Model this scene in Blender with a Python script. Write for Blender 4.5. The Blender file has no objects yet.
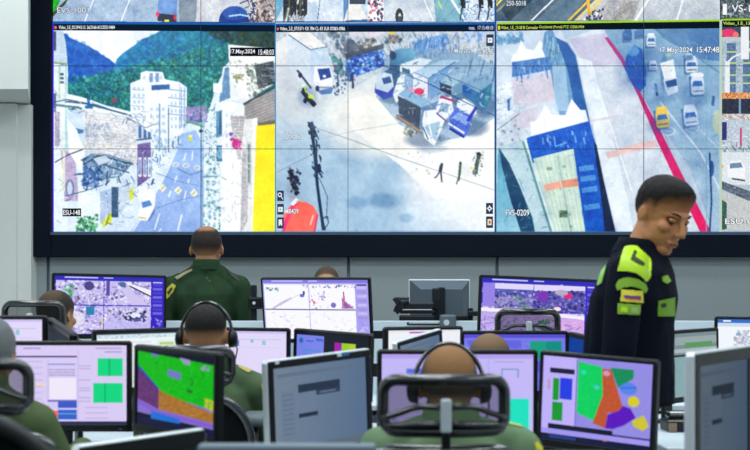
import bpy, bmesh, math, random
import numpy as np
from mathutils import Vector, Matrix, noise
from mathutils.bvhtree import BVHTree
S = bpy.context.scene
COL = S.collection
# ---------------------------------------------------------------- camera
FPX = 1100.0; ZC = 1.32; YH = 290.0
cam = bpy.data.cameras.new('camera'); cam.sensor_width = 36; cam.lens = FPX/750*36
cam.shift_y = (YH-225)/750; cam.clip_start = .05; cam.clip_end = 60
cam.dof.use_dof = True; cam.dof.focus_distance = 7.2; cam.dof.aperture_fstop = 4.2
co = bpy.data.objects.new('camera', cam); COL.objects.link(co); co.location = (0, 0, ZC); co.rotation_euler = (math.pi/2, 0, 0)
S.camera = co
# ---------------------------------------------------------------- world, lights, exposure
S.view_settings.view_transform = 'Standard'; S.view_settings.look = 'None'; S.view_settings.exposure = 0; S.view_settings.gamma = 1
S.view_settings.use_curve_mapping = False
w = bpy.data.worlds.new('world'); S.world = w; w.use_nodes = True
w.node_tree.nodes['Background'].inputs[0].default_value = (.62, .78, .86, 1); w.node_tree.nodes['Background'].inputs[1].default_value = .52
LIGHT_W = 40
for lx in (-2.6, 0, 2.6):
    for ly in (.4, 3.0, 5.4, 7.4):
        l = bpy.data.lights.new('ceiling_panel_light', 'AREA'); l.shape = 'RECTANGLE'; l.size = 1.2; l.size_y = .6
        l.energy = LIGHT_W*(.55 if ly > 7 else 1); l.color = (.88, .97, 1.0)
        o = bpy.data.objects.new('ceiling_panel_light', l); COL.objects.link(o); o.location = (lx, ly, 4.6)

def px(u, v, D): return Vector(((u-375)*D/FPX, D, ZC+(YH-v)*D/FPX))
def lin(c):
    a = np.asarray(c, float)
    return np.where(a <= .04045, a/12.92, ((a+.055)/1.055)**2.4)
def rgb(r, g, b): return tuple(lin((r/255, g/255, b/255)))+(1,)
# ---------------------------------------------------------------- materials
MATS = {}
def mat(name, col, rough=.6, metal=0., nscale=0., namt=.12, bump=0., bscale=60., coat=0., emit=0., alpha=1., spec=.5):
    if name in MATS: return MATS[name]
    m = bpy.data.materials.new(name); m.use_nodes = True; nt = m.node_tree; b = nt.nodes['Principled BSDF']
    c = rgb(*col); b.inputs['Base Color'].default_value = c; b.inputs['Roughness'].default_value = rough; b.inputs['Metallic'].default_value = metal
    b.inputs['Coat Weight'].default_value = coat; b.inputs['Specular IOR Level'].default_value = spec
    if nscale:
        tc = nt.nodes.new('ShaderNodeTexCoord'); nz = nt.nodes.new('ShaderNodeTexNoise'); nz.inputs['Scale'].default_value = nscale; nz.inputs['Detail'].default_value = 4
        mx = nt.nodes.new('ShaderNodeMix'); mx.data_type = 'RGBA'
        mx.inputs[6].default_value = tuple(v*(1-namt) for v in c[:3])+(1,); mx.inputs[7].default_value = tuple(min(1, v*(1+namt)) for v in c[:3])+(1,)
        nt.links.new(tc.outputs['Object'], nz.inputs['Vector']); nt.links.new(nz.outputs[0], mx.inputs[0]); nt.links.new(mx.outputs[2], b.inputs['Base Color'])
    if bump:
        tc = nt.nodes.new('ShaderNodeTexCoord'); nz = nt.nodes.new('ShaderNodeTexNoise'); nz.inputs['Scale'].default_value = bscale; nz.inputs['Detail'].default_value = 3
        bp = nt.nodes.new('ShaderNodeBump'); bp.inputs['Strength'].default_value = bump; bp.inputs['Distance'].default_value = .004
        nt.links.new(tc.outputs['Object'], nz.inputs['Vector']); nt.links.new(nz.outputs[0], bp.inputs['Height']); nt.links.new(bp.outputs[0], b.inputs['Normal'])
    if emit:
        b.inputs['Emission Color'].default_value = c; b.inputs['Emission Strength'].default_value = emit
    if alpha < 1: b.inputs['Alpha'].default_value = alpha
    MATS[name] = m; return m
def emat(name, col):
    if name in MATS: return MATS[name]
    m = bpy.data.materials.new(name); m.use_nodes = True; nt = m.node_tree; nt.nodes.clear()
    e = nt.nodes.new('ShaderNodeEmission'); e.inputs[0].default_value = rgb(*col); o = nt.nodes.new('ShaderNodeOutputMaterial'); nt.links.new(e.outputs[0], o.inputs[0])
    MATS[name] = m; return m
def pic_mat():
    m = bpy.data.materials.new('lit_screen'); m.use_nodes = True; nt = m.node_tree; nt.nodes.clear()
    a = nt.nodes.new('ShaderNodeAttribute'); a.attribute_name = 'picture'; e = nt.nodes.new('ShaderNodeEmission'); o = nt.nodes.new('ShaderNodeOutputMaterial')
    g = nt.nodes.new('ShaderNodeBsdfGlossy'); g.inputs['Roughness'].default_value = .35; g.inputs[0].default_value = (.03, .03, .03, 1); s = nt.nodes.new('ShaderNodeAddShader')
    nt.links.new(a.outputs['Color'], e.inputs[0]); nt.links.new(e.outputs[0], s.inputs[0]); nt.links.new(g.outputs[0], s.inputs[1]); nt.links.new(s.outputs[0], o.inputs[0]); return m
PIC = pic_mat()
def masked_mat(name, skin, hair):
    m = bpy.data.materials.new(name); m.use_nodes = True; nt = m.node_tree; b = nt.nodes['Principled BSDF']; b.inputs['Roughness'].default_value = .6; b.inputs['Specular IOR Level'].default_value = .18
    a = nt.nodes.new('ShaderNodeAttribute'); a.attribute_name = 'cover'; mx = nt.nodes.new('ShaderNodeMix'); mx.data_type = 'RGBA'
    tc = nt.nodes.new('ShaderNodeTexCoord'); nz = nt.nodes.new('ShaderNodeTexNoise'); nz.inputs['Scale'].default_value = 320; nz.inputs['Detail'].default_value = 2
    ma = nt.nodes.new('ShaderNodeMath'); ma.operation = 'MULTIPLY_ADD'; ma.inputs[1].default_value = .5; ma.inputs[2].default_value = -.22
    ad = nt.nodes.new('ShaderNodeMath'); ad.operation = 'ADD'; ad.use_clamp = True
    nt.links.new(tc.outputs['Object'], nz.inputs['Vector']); nt.links.new(nz.outputs[0], ma.inputs[0]); nt.links.new(ma.outputs[0], ad.inputs[0]); nt.links.new(a.outputs['Fac'], ad.inputs[1])
    mx.inputs[6].default_value = rgb(*skin); mx.inputs[7].default_value = rgb(*hair)
    nt.links.new(ad.outputs[0], mx.inputs[0]); nt.links.new(mx.outputs[2], b.inputs['Base Color'])
    bp = nt.nodes.new('ShaderNodeBump'); bp.inputs['Strength'].default_value = .6; bp.inputs['Distance'].default_value = .003
    nt.links.new(nz.outputs[0], bp.inputs['Height']); nt.links.new(bp.outputs[0], b.inputs['Normal']); return m
# ---------------------------------------------------------------- object helpers
def thing(name, label, cat, loc=(0, 0, 0), rz=0, group=None):
    o = bpy.data.objects.new(name, None); COL.objects.link(o); o.empty_display_size = .1; o.location = loc; o.rotation_euler = (0, 0, rz)
    return tag(o, label, cat, group)
def tag(o, label, cat, group=None):
    o['label'] = label; o['category'] = cat; o['kind'] = 'thing'
    if group: o['group'] = group
    return o
def link_mesh(name, me, m, parent=None, M=None, label=None):
    o = bpy.data.objects.new(name, me); COL.objects.link(o)
    if m is not None:
        for k in (m if isinstance(m, (list, tuple)) else [m]): me.materials.append(k)
    if parent: o.parent = parent
    if M is not None: o.matrix_local = M
    if label: o['label'] = label
    return o
def obj(name, bm, m, parent=None, M=None, smooth=False, label=None):
    me = bpy.data.meshes.new(name); bmesh.ops.recalc_face_normals(bm, faces=bm.faces); bm.to_mesh(me); bm.free()
    if smooth:
        for p in me.polygons: p.use_smooth = True
    return link_mesh(name, me, m, parent, M, label)
def struct(name, bm, m): o = obj(name, bm, m); o['kind'] = 'structure'; return o
def box(bm, x0, x1, y0, y1, z0, z1, bev=0., M=None, seg=2):
    r = bmesh.ops.create_cube(bm, size=1); vs = r['verts']
    for v in vs: v.co = Vector((x0+(v.co.x+.5)*(x1-x0), y0+(v.co.y+.5)*(y1-y0), z0+(v.co.z+.5)*(z1-z0)))
    if bev:
        es = list({e for v in vs for e in v.link_edges}); r = bmesh.ops.bevel(bm, geom=es, offset=bev, segments=seg, affect='EDGES', profile=.5); vs = list({v for f in r['faces'] for v in f.verts} | {v for v in vs if v.is_valid})
    if M is not None: bmesh.ops.transform(bm, matrix=M, verts=vs)
    return bm
def BX(*a, **k): return box(bmesh.new(), *a, **k)
def cyl(bm, p0, p1, r0, r1=None, n=16):
    p0, p1 = Vector(p0), Vector(p1); r1 = r0 if r1 is None else r1; d = p1-p0; L = d.length
    r = bmesh.ops.create_cone(bm, cap_ends=True, segments=n, radius1=r0, radius2=r1, depth=L)
    M = Matrix.Translation((p0+p1)/2) @ d.to_track_quat('Z', 'Y').to_matrix().to_4x4()
    bmesh.ops.transform(bm, matrix=M, verts=r['verts']); return bm
def ellipsoid(bm, c, r, n=20, R=None):
    q = bmesh.ops.create_uvsphere(bm, u_segments=n, v_segments=max(8, n*2//3), radius=1)
    M = Matrix.Translation(c) @ (R.to_4x4() if R else Matrix.Identity(4)) @ Matrix.Diagonal((r[0], r[1], r[2], 1)); bmesh.ops.transform(bm, matrix=M, verts=q['verts']); return bm
def capsule(bm, p0, p1, r0, r1=None, n=16):
    r1 = r0 if r1 is None else r1; cyl(bm, p0, p1, r0, r1, n); ellipsoid(bm, p0, (r0,)*3, n); ellipsoid(bm, p1, (r1,)*3, n); return bm
def loft(bm, rings, n=28):
    """rings: (centre, rx, ry) stacked along z, closed both ends"""
    R = []
    for c, rx, ry in rings: R.append([bm.verts.new(Vector(c)+Vector((rx*math.cos(2*math.pi*k/n), ry*math.sin(2*math.pi*k/n), 0))) for k in range(n)])
    for a, b in zip(R, R[1:]):
        for k in range(n): bm.faces.new((a[k], a[(k+1) % n], b[(k+1) % n], b[k]))
    bm.faces.new(R[0][::-1]); bm.faces.new(R[-1]); return bm
def tube(bm, pts, r, n=10, closed=False, flat=1.):
    """tube swept along pts; flat scales the section along y (depth)"""
    pts = [Vector(p) for p in pts]; N = len(pts); rings = []
    for i, p in enumerate(pts):
        a = pts[(i-1) % N] if (closed or i > 0) else p; b = pts[(i+1) % N] if (closed or i < N-1) else p
        t = (b-a).normalized(); up = Vector((0, 1, 0)) if abs(t.y) < .8 else Vector((0, 0, 1)); s = t.cross(up).normalized(); u = s.cross(t).normalized()
        rr = r[i] if isinstance(r, (list, tuple)) else r
        rings.append([bm.verts.new(p+s*rr*math.cos(2*math.pi*k/n)+u*rr*flat*math.sin(2*math.pi*k/n)) for k in range(n)])
    for i in range(N if closed else N-1):
        a, b = rings[i], rings[(i+1) % N]
        for k in range(n): bm.faces.new((a[k], a[(k+1) % n], b[(k+1) % n], b[k]))
    if not closed: bm.faces.new(rings[0][::-1]); bm.faces.new(rings[-1])
    return bm
def arc(c, r, a0, a1, n, plane='xz', ry=None):
    ry = ry or r; out = []
    for k in range(n+1):
        a = a0+(a1-a0)*k/n; u, v = r*math.cos(a), ry*math.sin(a)
        out.append(Vector(c)+(Vector((u, 0, v)) if plane == 'xz' else Vector((u, v, 0)) if plane == 'xy' else Vector((0, u, v))))
    return out
def rrect(w, h, r, n=6, y=0., cz=0., bow=0.):
    P = []
    for cx, cz_, a in ((w/2-r, h/2-r, 0), (-w/2+r, h/2-r, 1), (-w/2+r, -h/2+r, 2), (w/2-r, -h/2+r, 3)):
        for k in range(n+1):
            t = math.pi/2*(a+k/n); P.append((cx+r*math.cos(t), cz_+r*math.sin(t)))
    # add intermediate points along the long sides for the bow
    Q = []
    for i in range(len(P)):
        a, b = P[i], P[(i+1) % len(P)]; Q.append(a); L = math.hypot(a[0]-b[0], a[1]-b[1]); m = int(L/.03)
        for k in range(1, m): Q.append((a[0]+(b[0]-a[0])*k/m, a[1]+(b[1]-a[1])*k/m))
    return [Vector((x, y+bow*(x/(w/2))**2, cz+z)) for x, z in Q]
def picture_mesh(name, a, W, H):
    """flat grid facing -y whose points carry the colours of array a (row 0 = top)"""
    h, w_ = a.shape[:2]
    xs = np.linspace(-W/2, W/2, w_); zs = np.linspace(H/2, -H/2, h); X, Z = np.meshgrid(xs, zs)
    co_ = np.stack([X, np.zeros_like(X), Z], -1).reshape(-1, 3)
    me = bpy.data.meshes.new(name); me.vertices.add(w_*h); me.vertices.foreach_set('co', co_.ravel().astype('f'))
    i = (np.arange(h-1)[:, None]*w_+np.arange(w_-1)[None]).ravel(); q = np.stack([i, i+w_, i+w_+1, i+1], -1)
    nf = len(q); me.loops.add(nf*4); me.loops.foreach_set('vertex_index', q.ravel().astype('i')); me.polygons.add(nf)
    me.polygons.foreach_set('loop_start', (np.arange(nf)*4).astype('i')); me.update(calc_edges=True)
    at = me.color_attributes.new('picture', 'FLOAT_COLOR', 'POINT'); c = np.ones((w_*h, 4), 'f'); c[:, :3] = lin(a).reshape(-1, 3); at.data.foreach_set('color', c.ravel())
    return me
def text_mesh(s, h=None, w_=None, off=0.):
    """lettering as a flat mesh in the xz plane, anchored at left/bottom, fitted to height h and width w_"""
    cu = bpy.data.curves.new('lettering', 'FONT'); cu.body = s; cu.offset = off; cu.resolution_u = 3
    o = bpy.data.objects.new('lettering', cu); COL.objects.link(o); bpy.context.view_layer.update()
    me = bpy.data.meshes.new_from_object(o.evaluated_get(bpy.context.evaluated_depsgraph_get())); bpy.data.objects.remove(o)
    v = np.array([p.co for p in me.vertices]); return me, v
def lettering(name, s, w_, h, m, parent, M, off=.0):
    me, v = text_mesh(s); x0, y0 = v[:, 0].min(), v[:, 1].min(); sx = w_/(v[:, 0].max()-x0); sy = h/(v[:, 1].max()-y0)
    if off: me, v = text_mesh(s, off=off)
    for p in me.vertices: p.co = Vector(((p.co.x-x0)*sx, 0, (p.co.y-y0)*sy))
    me.materials.clear(); me.name = name; return link_mesh(name, me, m, parent, M)
def remeshed(bm, voxel, smooth=3, fac=.5):
    """union of overlapping closed volumes as one continuous surface"""
    me = bpy.data.meshes.new('t'); bmesh.ops.recalc_face_normals(bm, faces=bm.faces); bm.to_mesh(me); bm.free(); o = bpy.data.objects.new('t', me); COL.objects.link(o)
    r = o.modifiers.new('r', 'REMESH'); r.mode = 'VOXEL'; r.voxel_size = voxel; s = o.modifiers.new('s', 'SMOOTH'); s.factor = fac; s.iterations = smooth
    bpy.context.view_layer.update(); out = bpy.data.meshes.new_from_object(o.evaluated_get(bpy.context.evaluated_depsgraph_get())); bpy.data.objects.remove(o); bpy.data.meshes.remove(me)
    for p in out.polygons: p.use_smooth = True
    return out
# ---------------------------------------------------------------- pictures shown on the screens (drawn as arrays, carried by the screen meshes)
class Canvas:
    def __init__(s, x0, y0, x1, y1, S, bg, seed=1):
        s.x0, s.y0, s.x1, s.y1, s.S = x0, y0, x1, y1, S
        s.w, s.h = int(round((x1-x0)*S)), int(round((y1-y0)*S))
        s.a = np.zeros((s.h, s.w, 3)); s.a[:] = bg
        s.r = np.random.RandomState(seed)
        s.X, s.Y = np.meshgrid(x0+(np.arange(s.w)+.5)/S, y0+(np.arange(s.h)+.5)/S)
        s.clip = None
    def _box(s, p, m=1):
        xs = [q[0] for q in p]; ys = [q[1] for q in p]
        i0 = max(0, int((min(xs)-m-s.x0)*s.S)); i1 = min(s.w, int((max(xs)+m-s.x0)*s.S)+2)
        j0 = max(0, int((min(ys)-m-s.y0)*s.S)); j1 = min(s.h, int((max(ys)+m-s.y0)*s.S)+2)
        return i0, i1, j0, j1
    def _mask(s, p, box):
        i0, i1, j0, j1 = box
        X = s.X[j0:j1, i0:i1]; Y = s.Y[j0:j1, i0:i1]; m = np.zeros(X.shape, bool); n = len(p)
        for k in range(n):
            (xa, ya), (xb, yb) = p[k], p[(k+1) % n]
            if ya == yb: continue
            m ^= ((ya > Y) != (yb > Y)) & (X < (xb-xa)*(Y-ya)/(yb-ya)+xa)
        return m
    def _put(s, box, m, col, al):
        i0, i1, j0, j1 = box
        v = s.a[j0:j1, i0:i1]
        w = (m*al)[..., None]
        v[:] = v*(1-w)+np.asarray(col)*w
    def poly(s, p, col, al=1., noise=0, c2=None, g=None):
        b = s._box(p)
        if b[1] <= b[0] or b[3] <= b[2]: return
        m = s._mask(p, b).astype(float)
        i0, i1, j0, j1 = b
        c = np.zeros(m.shape+(3,)); c[:] = col
        if c2 is not None:
            (xa, ya), (xb, yb) = g
            t = ((s.X[j0:j1, i0:i1]-xa)*(xb-xa)+(s.Y[j0:j1, i0:i1]-ya)*(yb-ya))/((xb-xa)**2+(yb-ya)**2)
            t = np.clip(t, 0, 1)[..., None]; c = c*(1-t)+np.asarray(c2)*t
        if noise:
            hh, ww = m.shape; k = 3
            nz = s.r.randn(hh//k+2, ww//k+2)
            nz = np.kron(nz, np.ones((k, k)))[:hh, :ww]
            c = c+nz[..., None]*noise
        w = (m*al)[..., None]; v = s.a[j0:j1, i0:i1]; v[:] = v*(1-w)+c*w
    def rect(s, x0, y0, x1, y1, col, **k): s.poly([(x0, y0), (x1, y0), (x1, y1), (x0, y1)], col, **k)
    def line(s, p, wd, col, al=1.):
        for (xa, ya), (xb, yb) in zip(p, p[1:]):
            dx, dy = xb-xa, yb-ya; L = math.hypot(dx, dy) or 1
            nx, ny = -dy/L*wd/2, dx/L*wd/2
            s.poly([(xa+nx, ya+ny), (xb+nx, yb+ny), (xb-nx, yb-ny), (xa-nx, ya-ny)], col, al)
    def ell(s, x, y, rx, ry, col, al=1., soft=0, rot=0):
        R = max(rx, ry)*(1+soft)
        b = s._box([(x-R, y-R), (x+R, y+R)])
        if b[1] <= b[0] or b[3] <= b[2]: return
        i0, i1, j0, j1 = b
        U = s.X[j0:j1, i0:i1]-x; V = s.Y[j0:j1, i0:i1]-y; c, d = math.cos(rot), math.sin(rot)
        d = np.sqrt(((U*c+V*d)/rx)**2+((V*c-U*d)/ry)**2)
        m = np.clip((1+soft-d)/max(soft, .08/min(rx, ry)), 0, 1) if soft else (d < 1).astype(float)
        s._put(b, m, col, al)
    def speck(s, p, cols, n, r0, r1, al=.8, asp=1., rot=None):
        xs = [q[0] for q in p]; ys = [q[1] for q in p]; b = s._box(p); m = s._mask(p, b)
        if m.size == 0: return
        for _ in range(n):
            x = s.r.uniform(min(xs), max(xs)); y = s.r.uniform(min(ys), max(ys))
            i = int((x-s.x0)*s.S)-b[0]; j = int((y-s.y0)*s.S)-b[2]
            if 0 <= i < m.shape[1] and 0 <= j < m.shape[0] and m[j, i]:
                r = s.r.uniform(r0, r1)
                s.ell(x, y, r, r*asp, cols[s.r.randint(len(cols))], al, rot=s.r.uniform(0, 3) if rot is None else rot)
    def clutter(s, p, cols, n, L, wd, al=.8, ang=None):
        xs = [q[0] for q in p]; ys = [q[1] for q in p]; b = s._box(p); m = s._mask(p, b)
        for _ in range(n):
            x = s.r.uniform(min(xs), max(xs)); y = s.r.uniform(min(ys), max(ys))
            i = int((x-s.x0)*s.S)-b[0]; j = int((y-s.y0)*s.S)-b[2]
            if 0 <= i < m.shape[1] and 0 <= j < m.shape[0] and m[j, i]:
                a = s.r.uniform(0, 3.14) if ang is None else ang+s.r.randn()*.15; l = s.r.uniform(.3, 1)*L
                s.line([(x, y), (x+l*math.cos(a), y+l*math.sin(a))], s.r.uniform(.5, 1)*wd, cols[s.r.randint(len(cols))], al)
    def blur(s, k):
        for ax in (0, 1):
            b = np.concatenate([np.repeat(s.a.take([0], ax), k, ax), s.a, np.repeat(s.a.take([-1], ax), k, ax)], ax); n = s.a.shape[ax]
            s.a = sum(b.take(range(d, d+n), ax) for d in range(2*k+1))/(2*k+1)
    def mottle(s, cell, amp, poly=None):
        nz = s.r.randn(int(s.h/cell)+3, int(s.w/cell)+3); y = np.arange(s.h)/cell; x = np.arange(s.w)/cell; j = y.astype(int); i = x.astype(int); fy = (y-j)[:, None]; fx = (x-i)[None]
        f = nz[np.ix_(j, i)]*(1-fy)*(1-fx)+nz[np.ix_(j+1, i)]*fy*(1-fx)+nz[np.ix_(j, i+1)]*(1-fy)*fx+nz[np.ix_(j+1, i+1)]*fy*fx
        s.a += f[..., None]*amp*np.array([1.15, 1.0, .75])
    def tone(s, contrast, pivot=170, gain=(1, 1, 1)):
        s.a = np.clip(((s.a-pivot)*contrast+pivot)*np.array(gain), 0, 255)
    def grain(s, amp, k=2):
        nz = s.r.randn(s.h//k+2, s.w//k+2, 1); s.a += np.kron(nz, np.ones((k, k, 1)))[:s.h, :s.w]*amp
    def small(s, f):
        h, w = s.h//f*f, s.w//f*f
        return np.clip(s.a[:h, :w].reshape(h//f, f, w//f, f, 3).mean((1, 3)), 0, 255)/255.

W_, B_ = (240, 246, 252), (12, 26, 46)
def car(c, x, y, w, h, col, rot=0., glass=(70, 120, 190)):
    def q(pts):
        cr, sr = math.cos(rot), math.sin(rot)
        return [(x+(u*w)*cr-(v*h)*sr, y+(u*w)*sr+(v*h)*cr) for u, v in pts]
    c.poly([(px-1.5, py+1.5) for px, py in q([(-.5, -.4), (.5, -.4), (.55, .5), (-.5, .55)])], (50, 90, 150), .6)
    c.poly(q([(-.35, -.5), (.35, -.5), (.5, -.1), (.5, .42), (.38, .5), (-.38, .5), (-.5, .42), (-.5, -.1)]), col)
    c.poly(q([(-.32, -.12), (.32, -.12), (.42, .12), (-.42, .12)]), glass)
    c.line(q([(-.4, .34), (.4, .34)]), .8, (60, 70, 90))
    c.line(q([(-.28, -.42), (.28, -.42)]), .8, tuple(min(255, v+30) for v in col))

def pic_street():
    c = Canvas(54, 24, 275, 231, 3, (215, 228, 242), 3)
    c.poly([(54, 24), (275, 24), (275, 90), (54, 90)], (236, 241, 246))
    # mountains
    c.poly([(62, 36), (67, 35), (72, 40), (79, 43), (86, 46), (92, 49), (97, 52), (104, 57), (110, 60), (116, 65), (122, 70), (128, 110), (60, 110)], (52, 112, 196), noise=9, c2=(30, 96, 190), g=((90, 40), (110, 75)))
    c.speck([(66, 36), (92, 49), (118, 68), (116, 80), (66, 80)], [(30, 80, 180), (60, 130, 210), (24, 86, 170)], 300, 1, 3, .4)
    c.poly([(116, 65), (118, 60), (123, 55), (130, 50), (136, 46), (142, 41), (150, 38), (158, 34), (164, 30), (275, 30), (275, 95), (120, 112), (110, 78)], (34, 128, 186), noise=10, c2=(20, 118, 130), g=((130, 50), (200, 70)))
    c.speck([(120, 58), (145, 40), (164, 31), (235, 31), (235, 70), (118, 76)], [(20, 104, 176), (40, 150, 200), (26, 116, 150), (50, 158, 190)], 700, .8, 2.6, .45)
    c.poly([(68, 84), (90, 78), (110, 72), (130, 68), (160, 62), (200, 52), (232, 44), (232, 110), (130, 112), (67, 112)], (34, 132, 140), .8, noise=10)
    c.speck([(66, 80), (100, 74), (130, 68), (160, 60), (200, 48), (232, 40), (232, 112), (66, 112)], [(20, 96, 110), (64, 160, 150), (30, 120, 96), (90, 186, 180), (16, 84, 100), (44, 140, 110)], 1900, .7, 2.1, .6)
    c.poly([(200, 30), (275, 30), (275, 52), (235, 46), (215, 40)], (38, 58, 52), .75, noise=12)
    c.speck([(200, 30), (275, 30), (275, 50), (230, 46)], [(90, 80, 40), (20, 60, 64), (60, 100, 90), (30, 40, 34)], 240, .8, 2, .5)
    c.speck([(118, 74), (200, 54), (232, 46), (232, 110), (68, 110), (68, 84)], [(10, 66, 84), (14, 84, 70), (110, 196, 176), (20, 96, 90)], 1500, .5, 1.3, .55)
    c.speck([(120, 60), (164, 32), (235, 32), (236, 60), (118, 80)], [(12, 84, 150), (70, 160, 196), (16, 96, 120)], 400, .6, 1.6, .4)
    # pale cloud edge
    c.poly([(134, 30), (164, 30), (156, 35), (146, 38)], (224, 234, 244), .7)
    # left facade
    c.poly([(54, 30), (64, 31), (67, 44), (69, 66), (54, 64)], (196, 212, 228), noise=6)
    c.rect(55, 33, 57.5, 52, (60, 80, 110)); c.line([(54, 64), (69, 65)], 1.4, (150, 170, 120))
    c.poly([(54, 66), (69, 66), (69, 232), (54, 232)], (228, 238, 247), noise=6)
    c.rect(60, 66, 61.5, 100, (150, 185, 120), al=.6); c.rect(66.5, 66, 68.5, 148, (150, 200, 190), al=.7)
    for y in (74, 78, 82): c.rect(61.5, y, 65, y+2.2, (70, 100, 130))
    c.rect(55, 94, 57.5, 112, (90, 110, 140)); c.rect(56, 112, 61, 146, (180, 170, 190), noise=14)
    c.poly([(62, 150), (76, 150), (80, 200), (66, 200)], (186, 170, 205), noise=10)
    c.ell(71, 187, 4.5, 9, (120, 130, 170)); c.ell(71, 188, 2.6, 7, (200, 212, 230))
    c.line([(65, 148), (65, 190)], 2.4, (225, 222, 200))
    # long roofs and brick wall
    c.poly([(67, 94), (76, 96), (88, 99), (104, 105), (131, 112), (142, 118), (140, 126), (96, 116), (67, 106)], (238, 243, 248), noise=4)
    c.line([(67, 102), (86, 104), (110, 110), (132, 116)], 1.6, (60, 100, 130)); c.line([(54, 105), (80, 108), (84, 110)], 2.2, (96, 130, 150))
    c.line([(54, 103), (68, 100), (100, 106)], .9, (50, 80, 110))
    c.rect(88, 99, 91, 108, (30, 100, 180)); c.rect(86, 106, 94, 109, (50, 110, 170)); c.line([(96, 105), (108, 109)], 1.6, (60, 120, 170))
    c.ell(115, 101, 2.2, 2.6, (140, 80, 110)); c.rect(113.5, 99, 116.5, 103, (170, 70, 90), al=.7)
    c.poly([(83, 109), (100, 112), (130, 117), (138, 122), (138, 166), (84, 150)], (226, 226, 230), noise=9)
    for y in range(112, 160, 3): c.line([(84, y), (137, y+6)], .6, (190, 196, 208), .7)
    c.speck([(84, 122), (110, 124), (112, 136), (84, 138)], [(140, 160, 190), (170, 185, 205)], 120, .6, 1.8, .5)
    c.speck([(88, 134), (137, 134), (137, 164), (100, 156)], [(190, 186, 180), (170, 180, 200)], 160, .6, 1.6, .5)
    c.poly([(68, 110), (83, 110), (87, 134), (82, 148), (76, 158), (68, 150)], (208, 224, 240)); c.poly([(76, 128), (85, 130), (84, 133), (79, 134)], (90, 130, 180))
    c.poly([(68, 118), (78, 130), (86, 152), (82, 170), (70, 152)], (244, 248, 252))
    # courtyard roof
    c.poly([(84, 160), (92, 153), (110, 154), (134, 162), (122, 176), (100, 180), (84, 186)], (120, 150, 180), noise=16)
    c.clutter([(82, 158), (94, 153), (134, 162), (122, 178), (84, 188)], [(40, 70, 110), (220, 232, 244), (90, 120, 160), (30, 50, 90), (160, 190, 220)], 120, 9, 1.6, .8)
    c.line([(84, 164), (100, 155), (134, 164)], 1, (40, 60, 90)); c.line([(56, 162), (68, 155), (84, 149)], 1, (40, 60, 90))
    c.line([(93, 160), (116, 168), (130, 172)], 1.2, (60, 80, 110)); c.poly([(94, 158), (106, 155), (112, 160), (100, 165)], (190, 206, 222))
    c.rect(84, 166, 100, 186, (40, 80, 150), al=.5); c.clutter([(84, 166), (102, 166), (102, 188), (84, 188)], [(30, 60, 130), (200, 215, 240), (80, 130, 190)], 60, 5, 1.2)
    c.poly([(80, 188), (101, 192), (101, 231), (76, 231)], (228, 238, 248), noise=5)
    c.poly([(101, 191), (113, 187), (113, 214), (101, 222)], (178, 196, 224)); c.rect(112.5, 186, 119, 216, (70, 100, 130), noise=12)
    c.poly([(103, 221), (112, 210), (113, 230), (103, 231)], (222, 226, 40)); c.line([(104, 231), (110, 214)], 1.2, (110, 130, 50))
    c.poly([(119, 184), (130, 176), (132, 210), (119, 216)], (196, 210, 228), noise=8)
    c.poly([(130, 190), (134, 184), (135, 198), (131, 203)], (216, 220, 60))
    c.speck([(78, 216), (98, 214), (98, 231), (78, 231)], [(50, 130, 90), (120, 190, 140), (30, 100, 80), (200, 225, 215)], 160, .7, 1.8, .8)
    c.line([(66, 195), (86, 190), (104, 184)], .8, (60, 90, 120)); c.line([(66, 200), (72, 198)], .8, (60, 90, 120))
    # pavement + street
    c.poly([(119, 216), (150, 176), (178, 142), (186, 128), (200, 128), (205, 150), (205, 232), (100, 232), (104, 226)], (214, 226, 242), noise=5)
    c.poly([(181, 134), (196, 130), (203, 146), (204, 232), (130, 232), (152, 200), (168, 172)], (160, 190, 238), noise=4, c2=(150, 176, 226), g=((185, 140), (170, 230)))
    c.line([(132, 232), (150, 203), (168, 170), (181, 140)], 1, (236, 242, 250))
    for a, b in [(((162, 227)), ((157, 232))), ((182, 213), (178, 229)), ((160, 212), (155, 228)), ((171, 190), (169, 196)), ((186, 190), (184, 200)), ((177, 175), (175, 181)), ((189, 178), (188, 183)), ((193, 151), (192, 160)), ((186, 153), (184, 160))]:
        c.line([a, b], 1.3, (238, 244, 252))
    for x, y in ((163, 187), (178.5, 189.5), (194, 192)):
        c.poly([(x-4, y), (x, y-4.5), (x+4, y), (x, y+4.5)], (232, 232, 205)); c.line([(x-1.4, y+1.4), (x+1.4, y-1.4)], .8, (140, 140, 120))
    for x, y in ((176, 164), (186, 165), (197, 167)):
        c.ell(x, y, 3.4, 2.4, (222, 226, 225)); c.ell(x, y, 2.2, 1.4, (150, 170, 200)); c.line([(x-2, y-1), (x+2, y+1)], .6, (230, 232, 230))
    c.line([(157, 207), (180, 199), (204, 194)], .7, (110, 140, 190)); c.line([(156, 172), (176, 180), (204, 186)], .6, (110, 140, 190)); c.line([(178, 168), (190, 174), (204, 170)], .7, (90, 110, 150))
    # terraces along the left of the street
    c.poly([(137, 124), (150, 126), (152, 166), (137, 180)], (206, 220, 238)); c.poly([(138, 144), (151, 142), (152, 176), (138, 186)], (120, 104, 160), noise=12)
    for x in (139, 144, 148.5): c.rect(x, 126, x+3, 138, (90, 120, 170)); c.rect(x, 157, x+3, 176, (228, 236, 246)); c.rect(x+.8, 159, x+2.2, 174, (120, 150, 190))
    c.line([(137, 140), (153, 138)], 1.6, (90, 110, 130)); c.line([(137, 123), (152, 122)], 1.6, (200, 214, 226))
    c.poly([(152, 120), (166, 118), (168, 156), (153, 174)], (222, 233, 246), noise=6)
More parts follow.
